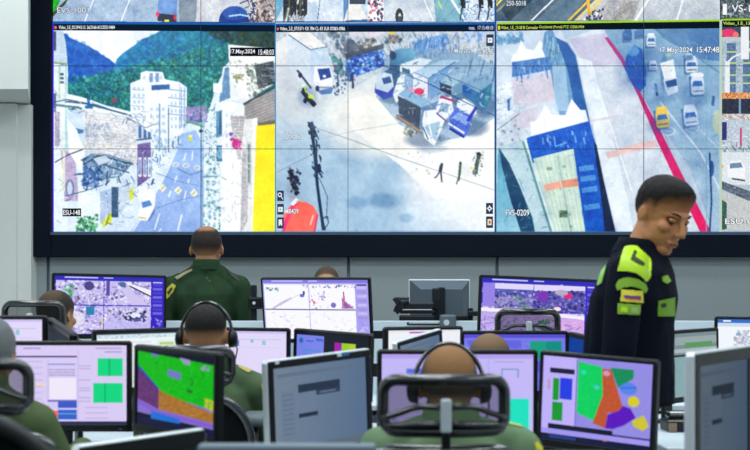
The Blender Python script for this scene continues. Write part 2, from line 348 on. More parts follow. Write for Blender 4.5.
    c.clutter([(152, 118), (178, 100), (180, 140), (153, 172)], [(90, 125, 170), (60, 100, 150), (235, 242, 250), (150, 180, 215)], 130, 7, 1.4, .7, ang=1.5)
    c.clutter([(145, 160), (172, 140), (178, 144), (158, 176)], [(60, 100, 140), (225, 235, 245), (110, 150, 190)], 60, 6, 1.4, .7)
    # white apartment block
    c.poly([(131, 84), (141, 80), (141, 74), (146, 72), (163, 73), (165, 80), (180, 83), (187, 88), (187, 110), (182, 134), (166, 140), (146, 130), (131, 112)], (236, 243, 251), noise=4)
    for y in (90, 98, 106, 114): c.line([(132, y), (145, y+1)], .8, (170, 190, 215)); c.line([(168, y), (186, y+2)], 1, (140, 170, 205))
    for x in (150, 156): c.rect(x, 74, x+3.4, 83, (140, 165, 200))
    c.poly([(152, 86), (170, 85), (170, 90), (152, 91)], (60, 105, 165)); c.rect(148, 91, 168, 104, (250, 252, 255))
    for x in (181, 184): c.rect(x, 88, x+1.4, 128, (120, 150, 190), al=.6)
    c.line([(180, 84), (180, 130)], .8, (150, 176, 206)); c.line([(160, 104), (160, 150)], 1.2, (120, 160, 190)); c.line([(169, 108), (169, 152)], 1, (90, 120, 160))
    c.line([(128, 118), (146, 128), (156, 124)], 1, (120, 130, 150)); c.clutter([(130, 112), (158, 108), (158, 128), (134, 124)], [(120, 145, 180), (230, 238, 246)], 40, 8, 1)
    # far end of street
    c.poly([(186, 108), (206, 106), (209, 122), (186, 124)], (150, 140, 190), noise=14); c.clutter([(184, 112), (208, 108), (208, 124), (184, 126)], [(60, 90, 170), (40, 130, 120), (220, 200, 220)], 30, 5, 1.5)
    c.line([(186, 121), (204, 127)], 2, (90, 170, 130)); c.rect(188.5, 135, 192.5, 141, (200, 210, 90)); c.rect(189, 135, 192, 137, (235, 240, 200))
    c.ell(201, 131, 2, 1.6, (20, 60, 100))
    # lamp post
    c.line([(201.5, 60), (202, 232)], .7, (90, 130, 150), .8); c.line([(204, 110), (203.5, 232)], 1.6, (160, 195, 215), .9)
    # right side: white facades
    c.poly([(204, 130), (212, 100), (217, 86), (226, 66), (232, 60), (232, 232), (204, 232)], (226, 237, 248), noise=5)
    c.poly([(222, 68), (231, 66), (231, 98), (219, 103)], (110, 150, 190), noise=10); c.line([(219, 96), (224, 68), (240, 66)], 1.6, (230, 238, 248))
    c.rect(213, 84, 222, 93, (248, 250, 252)); c.poly([(228, 46), (275, 50), (275, 84), (254, 96), (244, 104), (230, 100)], (236, 238, 240), noise=6)
    c.poly([(216, 112), (228, 108), (222, 136), (216, 138)], (100, 150, 185), noise=10); c.rect(219, 112, 221, 134, (40, 80, 120), al=.7)
    c.clutter([(204, 120), (216, 104), (216, 150), (206, 160)], [(110, 160, 190), (240, 246, 250), (70, 120, 160)], 60, 5, 1.2, .7)
    c.speck([(204, 160), (218, 150), (222, 231), (204, 231)], [(90, 160, 170), (190, 215, 225), (60, 120, 130), (235, 240, 245)], 240, .6, 1.8, .6)
    c.rect(204, 175, 218, 176.2, (120, 150, 170)); c.rect(216.5, 144, 224, 161, (80, 125, 170)); c.rect(218, 147, 222.5, 158, (130, 180, 205)); c.rect(216, 143, 225, 145, (235, 240, 246))
    c.poly([(222, 102), (244, 104), (246, 232), (220, 232), (222, 160)], (246, 248, 251)); c.speck([(226, 60), (242, 60), (246, 72), (236, 90)], [(150, 150, 120), (190, 190, 180)], 30, .5, 1.5, .6)
    c.ell(238, 78, 4, 3.4, (150, 150, 110), .8); c.speck([(232, 74), (244, 74), (244, 84), (234, 84)], [(110, 120, 80), (240, 240, 230)], 30, .4, 1.1, .7)
    c.speck([(246, 66), (262, 62), (270, 80), (262, 96), (248, 104)], [(100, 130, 110), (200, 205, 200), (60, 80, 80), (150, 160, 140)], 200, .6, 1.8, .6)
    c.poly([(254, 66), (273, 62), (275, 84), (258, 90)], (84, 92, 100), noise=18); c.clutter([(260, 64), (274, 64), (274, 84), (260, 88)], [(40, 50, 60), (140, 150, 160)], 30, 8, 1.3, .8, ang=0)
    c.poly([(244, 105), (275, 89), (275, 120), (252, 124), (244, 140)], (170, 164, 164), noise=8)
    for y in range(96, 130, 3): c.line([(245, y+7), (275, y-5)], .6, (110, 108, 114), .7)
    c.line([(243, 105), (275, 87)], 2, (70, 80, 90))
    c.poly([(230, 116), (246, 116), (246, 150), (238, 160), (233, 140)], (196, 192, 196), noise=10)
    for y in range(118, 150, 3): c.line([(233, y), (247, y)], .6, (130, 130, 140), .7)
    c.poly([(244, 120), (257, 118), (252, 232), (240, 232), (240, 160)], (226, 226, 228), noise=5); c.poly([(242, 150), (248, 150), (247, 220), (240, 232)], (186, 184, 190), noise=12)
    c.rect(246, 142, 251, 184, (200, 205, 205)); c.rect(247.4, 144, 249.8, 182, (130, 150, 150)); c.line([(246, 163), (251, 163)], 1, (230, 232, 232))
    c.poly([(252, 124), (275, 120), (275, 126), (256, 127)], (120, 110, 100)); c.poly([(252, 119), (257, 118), (257, 232), (251, 232)], (240, 240, 236))
    c.poly([(256, 126), (275, 124), (275, 232), (252, 232)], (250, 226, 20), c2=(252, 236, 60), g=((262, 126), (262, 231)))
    c.ell(236, 144, 4.4, 5, (210, 60, 150)); c.ell(231, 134, 2.2, 2, (130, 70, 170)); c.speck([(230, 138), (241, 138), (241, 150), (232, 150)], [(230, 100, 170), (170, 40, 130)], 20, .6, 1.4)
    # van
    c.poly([(138, 214), (146, 190), (152, 188), (156, 194), (155, 206), (148, 219), (140, 219)], (246, 248, 250)); c.poly([(142, 201), (150, 199), (153, 204), (143, 207)], (90, 140, 200)); c.line([(139, 216), (147, 217)], 1.4, (200, 190, 120))
    c.poly([(148, 219), (156, 205), (155, 212), (150, 220)], (90, 120, 180), .8); c.poly([(136, 188), (148, 182), (150, 188), (140, 200)], (236, 242, 248)); c.line([(152, 184), (154, 178)], 1.5, (30, 60, 110))
    for (x0, y0, x1, y1, nx, ny) in ((133, 86, 146, 112, 3, 4), (149, 106, 167, 134, 3, 4), (170, 92, 186, 130, 4, 5), (142, 75, 164, 82, 4, 1), (206, 166, 217, 228, 2, 6), (224, 110, 234, 150, 2, 4), (154, 128, 168, 150, 3, 3)):
        for a in range(nx):
            for b in range(ny):
                wx, wy = (x1-x0)/nx, (y1-y0)/ny; c.rect(x0+a*wx+wx*.25, y0+b*wy+wy*.3, x0+a*wx+wx*.75, y0+b*wy+wy*.78, (120, 150, 190), al=.38)
    for q, cols, k, L in (([(54, 66), (69, 66), (69, 231), (54, 231)], [(110, 130, 160), (170, 190, 210), (250, 252, 255)], 45, 7), ([(84, 110), (138, 122), (138, 166), (84, 150)], [(150, 160, 180), (246, 246, 246), (200, 190, 180)], 150, 5),
        ([(101, 190), (136, 170), (136, 216), (101, 230)], [(60, 90, 130), (130, 160, 190), (235, 242, 248)], 70, 8), ([(204, 110), (222, 100), (222, 231), (204, 231)], [(70, 110, 130), (150, 185, 200), (245, 250, 252), (100, 130, 120)], 70, 6),
        ([(222, 104), (246, 104), (246, 231), (222, 231)], [(200, 205, 215), (255, 255, 255), (160, 165, 180)], 70, 8), ([(130, 150), (180, 130), (150, 190), (132, 190)], [(50, 80, 130), (120, 150, 190), (240, 245, 250)], 45, 5), ([(67, 94), (142, 116), (140, 124), (67, 108)], [(120, 150, 180), (250, 252, 255), (80, 110, 150)], 60, 8)):
        c.clutter(q, cols, k, L, 1.2, .6)
    c.rect(54, 229.5, 275, 231, (120, 150, 190), al=.5)
    c.blur(1); c.mottle(24, 6); c.mottle(7, 4); c.tone(1.12, 175, (1.02, 1.03, 1.03))
    c.grain(4)
    return c

def pic_trucks():
    c = Canvas(276, 25, 495, 231, 3, (186, 208, 226), 5)
    c.poly([(276, 30), (500, 30), (500, 231), (276, 231)], (208, 222, 232), noise=3, c2=(168, 198, 222), g=((300, 60), (350, 200)))
    c.ell(385, 215, 130, 60, (170, 200, 224), .7, soft=.6)
    c.poly([(350, 100), (410, 90), (495, 120), (495, 231), (470, 231), (400, 165), (352, 130)], (250, 250, 248), .95)
    c.ell(380, 120, 45, 30, (244, 244, 238), .8, soft=.5); c.ell(470, 175, 50, 45, (252, 252, 252), .9, soft=.5); c.ell(455, 218, 40, 18, (226, 238, 248), .6, soft=.8)
    c.ell(357, 202, 7, 4, (120, 164, 200), .6, soft=.9); c.ell(383, 200, 10, 5, (110, 150, 190), .6, soft=.9); c.ell(406, 217, 5, 3, (130, 170, 205), .6, soft=.9)
    c.ell(300, 80, 26, 34, (214, 218, 222), .7, soft=.6)
    # top clutter
    c.poly([(276, 31), (495, 31), (495, 62), (440, 60), (390, 70), (352, 90), (340, 60), (276, 44)], (196, 208, 218), noise=10)
    c.clutter([(276, 31), (495, 31), (495, 58), (330, 58), (276, 40)], [(150, 170, 190), (230, 236, 242), (110, 130, 150), (244, 246, 248)], 260, 9, 2, .5, ang=1.2)
    c.speck([(328, 34), (350, 32), (356, 52), (340, 56)], [(60, 80, 110), (100, 120, 140)], 70, 1, 3, .6); c.speck([(345, 46), (380, 40), (380, 56), (345, 60)], [(70, 74, 80), (120, 110, 100), (200, 196, 190)], 90, 1, 2.6, .6)
    c.ell(372, 33, 5, 2.4, (226, 110, 160), .8); c.ell(366, 35, 16, 4, (236, 226, 236), .7, soft=.4)
    c.ell(392, 34, 3.4, 2.6, (240, 206, 60)); c.speck([(386, 38), (402, 38), (402, 46), (386, 46)], [(70, 90, 110), (180, 130, 90), (130, 150, 170)], 40, 1, 2, .7)
    c.poly([(276, 45), (292, 36), (300, 40), (288, 66), (276, 66)], (234, 236, 236), .8)
    # blue mural
    c.poly([(346, 62), (360, 56), (384, 52), (385, 68), (352, 80), (346, 78)], (70, 130, 210), noise=24)
    c.speck([(346, 60), (384, 50), (386, 66), (350, 80)], [(30, 80, 190), (220, 232, 246), (110, 170, 226), (20, 60, 160)], 280, .7, 2, .7)
    c.poly([(345, 56), (384, 46), (384, 51), (346, 61)], (70, 80, 100), .8); c.poly([(350, 40), (362, 50), (350, 56), (343, 52)], (96, 110, 130), .8)
    c.poly([(412, 44), (446, 36), (450, 46), (416, 58)], (90, 150, 220), .7, noise=20); c.clutter([(404, 36), (462, 33), (462, 52), (408, 60)], [(50, 100, 200), (230, 238, 248), (110, 160, 220), (40, 90, 150)], 150, 9, 1.2, .5, ang=1.75)
    c.speck([(462, 33), (488, 33), (480, 44), (460, 44)], [(90, 140, 220), (200, 220, 240)], 50, 1, 2.4, .5)
    c.clutter([(470, 52), (495, 50), (495, 74), (464, 68)], [(60, 90, 110), (190, 210, 226), (120, 160, 190)], 60, 9, 1.1, .7, ang=1.7)
    c.line([(472, 60), (467, 78)], 1, (50, 70, 90)); c.line([(484, 62), (478, 82)], 1, (50, 70, 90)); c.line([(495, 62), (492, 84)], 1.2, (40, 60, 80))
    # white box truck on the left
    c.poly([(288, 36), (311, 51), (311, 92), (300, 84), (288, 66)], (214, 226, 238)); c.poly([(288, 36), (305, 30), (327, 49), (311, 52)], (240, 240, 238))
    c.poly([(311, 52), (328, 49), (331, 66), (316, 72), (312, 90)], (196, 216, 236)); c.line([(289, 37), (311, 52), (328, 49)], 1, (90, 120, 160)); c.line([(298, 72), (312, 90)], 2, (60, 70, 100))
    c.poly([(315, 68), (330, 67), (333, 76), (333, 90), (320, 93), (314, 84)], (236, 240, 244)); c.poly([(318, 71), (330, 70), (332, 79), (321, 82)], (28, 70, 150)); c.ell(325, 78, 1.6, 1.4, (236, 244, 252))
    c.rect(319, 88, 333, 90, (150, 160, 180)); c.poly([(318, 92), (334, 89), (332, 95), (322, 96)], (60, 110, 180), .8); c.ell(301, 77, 2, 2.6, (40, 50, 80)); c.ell(318, 90, 2, 3, (40, 60, 110))
    c.poly([(331, 58), (342, 60), (345, 78), (336, 76)], (70, 140, 140), .8, noise=14); c.speck([(330, 54), (348, 62), (356, 84), (338, 92)], [(60, 120, 140), (30, 80, 110), (220, 230, 238), (150, 90, 150)], 120, .6, 1.7, .7)
    c.line([(338, 72), (339, 94)], 1.3, (60, 80, 120)); c.line([(353, 74), (353.4, 90)], 1.8, (40, 50, 90)); c.ell(352, 79, 1.6, 4, (30, 60, 130))
    c.speck([(334, 82), (346, 82), (346, 97), (334, 97)], [(240, 244, 248), (60, 80, 110)], 40, .5, 1.3, .8)
    # motorbike rider
    c.ell(308, 98, 7, 8, (120, 150, 190), .5, soft=.6)
    c.line([(303, 92), (308, 99), (316, 107)], 4.4, (30, 44, 70)); c.ell(304, 87, 1.9, 1.9, (232, 240, 220)); c.ell(305, 92, 2.4, 3, (24, 50, 60)); c.line([(305, 88), (307, 94)], 1.6, (190, 226, 60)); c.ell(311.5, 98, 3, 2, (196, 230, 70)); c.line([(309, 95), (315, 100)], 1.2, (210, 235, 90))
    c.ell(306, 102, 2, 2.6, (20, 24, 44)); c.ell(314, 105, 2.2, 2.8, (20, 24, 44))
    # utility pole with cables
    c.line([(311.5, 124), (315, 150), (318, 185), (324, 229)], 3, (34, 64, 96)); c.line([(311, 123), (316, 138)], 5.2, (60, 80, 110)); c.clutter([(308, 122), (318, 126), (324, 176), (314, 178)], [(20, 40, 70), (60, 96, 130), (30, 60, 90)], 90, 5, 1.6, .9, ang=1.2)
    c.line([(319, 164), (320, 172)], 4, (24, 40, 80)); c.line([(314, 128), (345, 138), (400, 158), (495, 190)], .6, (120, 140, 160), .8); c.line([(276, 173), (312, 155)], .6, (120, 140, 160), .8); c.line([(320, 140), (352, 132), (400, 124)], .5, (150, 170, 190), .7)
    c.line([(317, 140), (319, 200), (326, 229)], 1, (30, 50, 80)); c.line([(320, 178), (328, 196), (327, 218)], .6, (60, 80, 100)); c.line([(323, 222), (324, 217), (328, 215), (329, 222), (325, 228), (322, 226), (323, 222)], .8, (30, 50, 70))
    # parked motorbike and red car
    c.ell(294, 188, 5, 10, (150, 160, 180), .5, soft=.6); c.line([(292, 170), (293, 182), (298, 190)], 4.6, (44, 50, 70)); c.ell(291.5, 172, 2.4, 3, (24, 30, 44)); c.ell(297, 180, 3, 3.6, (30, 44, 100)); c.ell(297, 192, 2, 3, (30, 34, 50)); c.speck([(288, 168), (301, 168), (301, 194), (290, 194)], [(20, 24, 40), (110, 120, 150)], 50, .5, 1.5, .8)
    c.poly([(283, 231), (284, 214), (290, 206), (298, 202), (306, 201), (314, 205), (319, 214), (316, 231)], (255, 116, 104)); c.poly([(284, 222), (292, 205), (302, 200), (296, 206), (288, 222), (286, 231), (283, 231)], (236, 60, 130), .9)
    c.poly([(291, 203), (297, 197), (300, 200), (294, 205)], (240, 244, 250)); c.line([(314, 214), (311, 224)], 1.2, (250, 220, 230)); c.line([(318, 214), (315, 231)], 1.4, (210, 50, 130)); c.line([(297, 201), (304, 199)], 1.2, (240, 190, 80))
    # parked vehicles, right
    c.poly([(386, 58), (400, 50), (470, 52), (495, 70), (495, 118), (470, 136), (440, 142), (400, 126), (376, 98)], (120, 162, 200), .55, noise=10)
    for x, y, a_, b_ in ((392, 100, 9, 4), (410, 104, 10, 6), (432, 122, 14, 8), (470, 128, 14, 7), (456, 100, 10, 9), (484, 108, 9, 9), (425, 140, 16, 6)): c.ell(x, y, a_, b_, (60, 90, 130), .5, soft=.5)
    c.poly([(390, 52), (400, 56), (400, 92), (384, 100), (375, 92), (376, 84), (384, 74), (390, 70)], (60, 100, 140), .9, noise=8)
    c.poly([(390, 57), (396, 52), (410, 50), (415, 54), (414, 62), (398, 68), (391, 66)], (70, 130, 170), c2=(120, 180, 210), g=((392, 66), (414, 52))); c.ell(393, 58, 3.4, 4, (30, 70, 110))
    c.poly([(376, 84), (384, 74), (392, 76), (394, 88), (388, 98), (376, 94)], (210, 226, 240)); c.poly([(382, 80), (390, 78), (392, 84), (384, 86)], (60, 100, 160)); c.poly([(375, 90), (388, 94), (394, 88), (393, 98), (384, 101), (375, 94)], (70, 90, 190))
    c.poly([(401, 66), (420, 60), (432, 62), (412, 78), (401, 74)], (226, 238, 248)); c.poly([(400, 67), (412, 71), (412, 80), (400, 74)], (236, 244, 250)); c.poly([(402, 69), (410, 72), (410, 77), (402, 74)], (80, 120, 150)); c.poly([(398, 80), (404, 76), (412, 82), (410, 96), (396, 104), (393, 96)], (232, 240, 246), noise=8)
    c.line([(396, 86), (408, 84)], 1, (110, 140, 180)); c.poly([(404, 78), (414, 74), (414, 88), (406, 96)], (130, 170, 206), .8)
    c.poly([(413, 74), (428, 78), (428, 100), (413, 92)], (224, 232, 242)); c.poly([(413, 74), (442, 62), (460, 62), (430, 82)], (188, 216, 236)); c.poly([(428, 80), (452, 66), (442, 92), (430, 102)], (130, 172, 214))
    c.line([(413, 74), (428, 80), (428, 100)], .8, (120, 110, 190)); c.line([(429, 80), (455, 64)], 1.4, (90, 140, 190)); c.ell(419, 93, 5, 3.4, (226, 60, 110)); c.ell(411, 91, 3, 2, (234, 160, 190))
    c.poly([(398, 96), (406, 90), (432, 104), (426, 112), (421, 108)], (150, 190, 220)); c.poly([(398, 97), (421, 109), (419, 130), (399, 116)], (70, 84, 108)); c.poly([(397, 115), (420, 129), (420, 134), (396, 119)], (120, 110, 110)); c.line([(397, 117), (420, 132)], 1.2, (190, 160, 130))
    c.poly([(421, 109), (438, 102), (440, 112), (424, 122)], (110, 144, 184)); c.poly([(422, 122), (424, 112), (440, 110), (446, 118), (440, 132), (434, 147), (424, 138)], (240, 245, 250)); c.poly([(425, 126), (440, 122), (436, 142), (427, 134)], (150, 190, 216), .8)
    c.line([(428, 122), (434, 146)], 1.2, (250, 252, 255)); c.line([(423, 128), (428, 140)], 1, (60, 80, 110)); c.speck([(402, 122), (422, 134), (420, 142), (404, 134)], [(70, 90, 90), (120, 130, 120)], 40, 1, 2.4, .6); c.ell(432, 149, 10, 3, (170, 190, 210), .6, soft=.8)
    c.poly([(440, 84), (445, 78), (456, 76), (463, 82), (462, 94), (450, 98), (441, 92)], (120, 160, 190)); c.poly([(440, 84), (451, 88), (451, 97), (440, 92)], (40, 60, 90)); c.poly([(445, 78), (456, 76), (463, 82), (452, 88), (440, 84)], (160, 196, 216)); c.clutter([(441, 86), (450, 88), (450, 95), (441, 92)], [(240, 244, 248)], 8, 3, .8)
    c.poly([(440, 99), (451, 98), (453, 112), (446, 120), (436, 116), (436, 108)], (234, 240, 248)); c.line([(440, 98), (453, 102)], 2, (190, 40, 100)); c.poly([(441, 104), (449, 106), (447, 114), (439, 112)], (150, 180, 210)); c.line([(436, 114), (446, 122)], 1.4, (110, 80, 150))
    c.poly([(463, 86), (480, 76), (492, 82), (490, 100), (484, 112), (470, 102), (462, 96)], (60, 120, 170)); c.poly([(464, 86), (474, 78), (488, 76), (492, 84), (478, 94)], (130, 170, 200)); c.poly([(462, 86), (472, 92), (470, 96), (462, 94)], (30, 100, 180)); c.poly([(486, 90), (490, 86), (489, 104), (482, 110)], (60, 140, 160))
    c.poly([(457, 102), (464, 100), (476, 108), (476, 116), (462, 114), (456, 110)], (240, 245, 250)); c.poly([(449, 118), (456, 108), (472, 118), (468, 132), (464, 138), (449, 128)], (90, 120, 220), noise=8); c.poly([(452, 119), (458, 113), (470, 119), (466, 126)], (150, 180, 240)); c.line([(448, 124), (464, 134)], 2, (236, 242, 250)); c.line([(449, 129), (464, 138)], 2, (30, 50, 150)); c.line([(467, 122), (476, 108)], 3, (60, 70, 190))
    c.line([(380, 66), (430, 86), (470, 106), (495, 117)], .8, (30, 60, 110), .8); c.line([(440, 75), (495, 98)], .7, (60, 100, 140), .8)
    # pedestrians and motorbike
    def man(x, y, col, h=19):
        c.ell(x+1.5, y-h*.45, 1.4, 1.6, col); c.line([(x+1, y-h*.4), (x, y-h*.1)], 3.4, col); c.line([(x, y-h*.12), (x-4, y+h*.2), (x-6, y+h*.24)], 1.3, col); c.line([(x+.5, y-h*.1), (x+1.5, y+h*.42)], 1.5, col); c.ell(x+1.6, y+h*.45, 2, .8, (150, 160, 150), .7)
    man(440, 173, (56, 70, 92)); c.line([(460, 163), (459, 175)], 2.6, (90, 120, 100)); c.ell(460, 163, 1.2, 1.4, (60, 80, 70)); c.line([(459, 174), (456, 184)], 1.2, (80, 100, 90)); c.line([(459.5, 174), (458.5, 181)], 1, (80, 100, 90))
    c.line([(479, 154), (476, 166), (475, 174)], 4, (90, 110, 110)); c.ell(478, 154, 2.4, 1.6, (60, 70, 80)); c.ell(474, 172, 2.2, 3, (120, 140, 130)); c.ell(471, 168, 1.3, 1.2, (250, 220, 120)); c.speck([(472, 152), (483, 152), (480, 176), (472, 176)], [(50, 60, 66), (180, 190, 180)], 34, .4, 1.2)
    c.speck([(400, 148), (430, 150), (440, 172), (418, 176)], [(180, 196, 170), (150, 170, 140)], 20, .4, 1.4, .5)
    c.clutter([(400, 60), (490, 76), (486, 112), (440, 146), (396, 116)], [(40, 70, 130), (235, 242, 248), (110, 150, 200), (70, 100, 150)], 200, 7, 1.2, .6)
    c.clutter([(288, 36), (332, 50), (332, 94), (300, 84)], [(150, 180, 210), (245, 248, 250)], 50, 7, 1, .5)
    c.rect(276, 229.5, 495, 231, (120, 150, 190), al=.5)
    c.blur(1); c.mottle(40, 7); c.mottle(9, 4); c.tone(1.12, 200)
    c.grain(3)
    return c

def pic_avenue():
    c = Canvas(497, 22, 720, 231, 3, (184, 204, 222), 7)
    c.poly([(497, 28), (560, 28), (600, 110), (560, 180), (497, 180)], (206, 220, 234), noise=3, c2=(230, 236, 244), g=((500, 40), (560, 160)))
    c.speck([(497, 34), (524, 34), (524, 42), (497, 46)], [(110, 170, 210), (236, 244, 250), (70, 130, 180)], 80, 1, 3, .5)
    c.poly([(513, 80), (556, 72), (556, 100), (530, 106), (515, 104)], (222, 212, 224), .9); c.poly([(512, 115), (540, 106), (535, 126), (514, 130)], (220, 208, 220), .7)
    # tent, upper
    c.poly([(524, 30), (540, 29), (539, 40), (530, 44), (524, 40)], (214, 226, 238)); c.poly([(512, 62), (514, 56), (518, 54), (522, 41), (527, 50), (535, 51), (541, 41), (546, 50), (552, 52), (552, 57), (530, 60), (513, 63)], (252, 253, 254))
    c.poly([(513, 63), (552, 57), (553, 70), (513, 78)], (90, 140, 200), noise=10); c.clutter([(513, 62), (552, 58), (552, 74), (513, 78)], [(40, 100, 190), (190, 215, 240), (120, 170, 220)], 50, 8, 2, .6, ang=1.5)
    # big curved viaduct shade
    c.poly([(545, 34), (552, 28), (556, 38), (566, 44), (574, 54), (578, 66), (584, 100), (594, 150), (612, 231), (585, 231), (570, 150), (556, 100), (551, 70), (543, 50)], (80, 140, 190), .75, noise=6)
    c.poly([(556, 38), (568, 44), (576, 56), (582, 84), (590, 120), (600, 170), (612, 231), (598, 231), (590, 190), (582, 150), (574, 100), (568, 70)], (24, 90, 168), .8)
    c.clutter([(545, 34), (560, 40), (566, 66), (552, 66)], [(140, 190, 200), (60, 110, 140), (200, 220, 230)], 60, 12, 1.4, .6, ang=1.55)
    c.poly([(553, 66), (566, 66), (570, 110), (556, 112)], (190, 216, 236), .7); c.poly([(498, 88), (512, 82), (516, 112), (498, 124)], (232, 240, 246), noise=8); c.clutter([(498, 88), (512, 84), (514, 112), (498, 120)], [(140, 180, 210), (240, 244, 248)], 40, 5, 1.2, .7)
    c.poly([(508, 100), (511, 98), (511, 110), (509, 112)], (80, 130, 190)); c.line([(498, 130), (520, 114)], .8, (90, 130, 140))
    # tent, lower
    c.poly([(531, 122), (538, 120), (546, 105), (553, 115), (566, 115), (572, 99), (581, 110), (586, 110), (589, 122), (556, 130), (532, 137)], (254, 254, 255))
    c.poly([(527, 138), (532, 136), (589, 121), (598, 150), (600, 160), (532, 162)], (20, 96, 200), noise=10); c.clutter([(536, 132), (588, 124), (590, 148), (536, 152)], [(180, 210, 240), (70, 140, 220), (10, 70, 170)], 50, 8, 2, .6, ang=1.45)
    c.line([(555, 136), (556, 146), (562, 144), (568, 142)], 1.2, (130, 190, 240))
    # platform deck
    c.poly([(534, 158), (574, 148), (586, 231), (556, 231)], (214, 232, 218), noise=4)
    for k in range(9): c.line([(536+k*4.6, 158-k*1.1), (557+k*3.6, 231)], .7, (180, 206, 190), .8)
    c.line([(558, 155), (572, 231)], 1.6, (160, 190, 180), .8); c.speck([(556, 155), (566, 155), (574, 225), (566, 225)], [(130, 150, 140)], 26, .5, 1.6, .6)
    c.poly([(544, 184), (561, 180), (562, 187), (547, 190)], (250, 180, 160)); c.poly([(562, 180), (578, 177), (579, 185), (563, 187)], (232, 150, 120), .9); c.ell(550, 168, 3, 1.8, (120, 150, 130), .8); c.rect(560, 209, 568, 216, (110, 140, 110)); c.clutter([(560, 209), (568, 209), (568, 216), (560, 216)], [(30, 50, 40), (190, 210, 190)], 10, 4, .8)
    c.poly([(574, 148), (600, 150), (608, 231), (586, 231), (580, 190)], (16, 96, 196), noise=8); 
    for y in (166, 176, 187, 204): c.poly([(579+(y-166)*.13, y), (594+(y-166)*.15, y-2.5), (595+(y-166)*.15, y+3), (580+(y-166)*.13, y+5)], (110, 170, 226), .8)
    c.poly([(594, 140), (600, 150), (618, 231), (605, 231), (602, 200)], (10, 40, 80))
    # left ramps
    c.poly([(497, 148), (527, 138), (553, 231), (497, 231)], (196, 220, 228), noise=4); c.poly([(527, 138), (532, 160), (556, 231), (552, 231), (523, 142)], (226, 240, 240)); c.line([(524, 141), (552, 231)], 2.4, (80, 140, 140), .8)
    c.poly([(499, 147), (503, 156), (520, 186), (534, 216), (536, 231), (497, 231)], (96, 170, 200), c2=(160, 210, 226), g=((500, 160), (505, 231))); c.poly([(500, 147), (510, 162), (521, 186), (533, 216), (536, 231), (522, 231), (512, 200), (503, 166)], (20, 66, 104), .9)
    c.speck([(497, 126), (520, 118), (526, 140), (500, 146)], [(190, 206, 214), (110, 140, 150)], 30, .5, 1.8, .6)
    # plaza strip between viaduct and barrier
    c.poly([(566, 40), (604, 28), (612, 40), (640, 90), (670, 150), (700, 231), (616, 231), (604, 180), (592, 120), (582, 78), (576, 54)], (214, 222, 232), noise=4)
    c.poly([(570, 40), (606, 34), (622, 64), (586, 68)], (202, 196, 220), .8); c.poly([(578, 58), (592, 62), (606, 108), (628, 200), (634, 231), (618, 231), (606, 184), (590, 110)], (236, 243, 248), .9)
    c.line([(596, 84), (612, 128), (632, 190)], 1.2, (250, 252, 254)); c.poly([(606, 152), (640, 142), (656, 140), (658, 146), (640, 150), (608, 158)], (238, 196, 190), .8); c.line([(590, 121), (620, 116)], 2.4, (214, 206, 218), .8)
    # road
    c.poly([(604, 28), (720, 28), (720, 231), (706, 231), (664, 135), (640, 92), (620, 58), (606, 34)], (140, 176, 206), noise=4, c2=(170, 196, 216), g=((660, 60), (690, 231)))
    c.poly([(652, 28), (720, 28), (720, 62), (700, 60), (664, 40)], (60, 110, 160), .5, c2=(40, 90, 160), g=((660, 30), (716, 40)))
    c.line([(655, 30), (720, 74)], .8, (90, 130, 160)); c.line([(660, 102), (700, 152), (720, 190)], 1.6, (210, 222, 234)); c.line([(664, 128), (700, 190), (712, 231)], .8, (190, 150, 190), .6); c.line([(690, 120), (720, 150)], 1, (190, 210, 226))
    c.poly([(664, 130), (690, 168), (712, 231), (700, 231)], (200, 212, 224), .6)
    for x, y in ((668, 131), (692, 128)): c.ell(x, y, 7, 4.6, (200, 214, 228)); c.ell(x, y, 5.6, 3.4, (150, 180, 208)); c.line([(x-3, y), (x+3, y)], .8, (210, 222, 232))
    # pink barrier
    c.poly([(605, 39), (608, 38), (623, 58), (636, 84), (648, 108), (656, 122), (664, 138), (681, 172), (697, 204), (711, 231), (700, 231), (684, 198), (668, 164), (654, 134), (638, 96), (621, 62)], (190, 50, 130), c2=(236, 30, 110), g=((620, 60), (700, 220)))
    c.speck([(620, 60), (650, 120), (690, 190), (710, 231), (696, 231), (640, 110)], [(250, 150, 200), (140, 60, 130), (255, 60, 140)], 160, .4, 1.1, .7)
    # vehicles
    c.poly([(626, 58), (634, 46), (642, 50), (646, 70), (646, 86), (640, 92), (632, 84), (625, 70)], (16, 96, 190), noise=8); c.ell(633, 52, 6, 5, (110, 170, 214), .8); c.ell(640, 82, 4, 3, (20, 50, 210)); c.ell(637, 75, 8, 8, (10, 70, 160), .5, soft=.5)
    car(c, 628, 36, 8, 12, (60, 110, 170)); car(c, 640, 34, 8, 9, (80, 130, 180)); car(c, 651, 41, 9, 13, (226, 234, 242)); car(c, 653, 66, 8, 9, (224, 234, 244))
    c.ell(664, 72, 3, 14, (60, 110, 160), .5, soft=.5)
    c.poly([(660, 64), (673, 60), (676, 78), (664, 80)], (242, 244, 244)); c.poly([(663, 80), (676, 77), (678, 92), (668, 96), (665, 90)], (226, 234, 242)); c.poly([(665, 82), (676, 79), (677, 86), (667, 88)], (50, 90, 150)); c.ell(668, 56, 3, 1.2, (200, 210, 150), .7)
    car(c, 691, 65, 12, 16, (210, 222, 234), -.05); car(c, 697, 84, 13, 22, (222, 232, 242), -.05); c.rect(690, 74, 703, 77, (240, 244, 248)); car(c, 689, 57, 8, 5, (150, 190, 220))
    c.line([(655, 84), (657, 96)], 2.2, (20, 60, 120)); c.poly([(646, 84), (654, 82), (658, 92), (650, 96)], (150, 180, 220), .6)
    car(c, 662, 117, 13, 21, (240, 204, 100), -.12); car(c, 690, 115, 14, 21, (214, 226, 240), -.12); c.ell(717, 122, 5, 12, (200, 206, 170), .7)
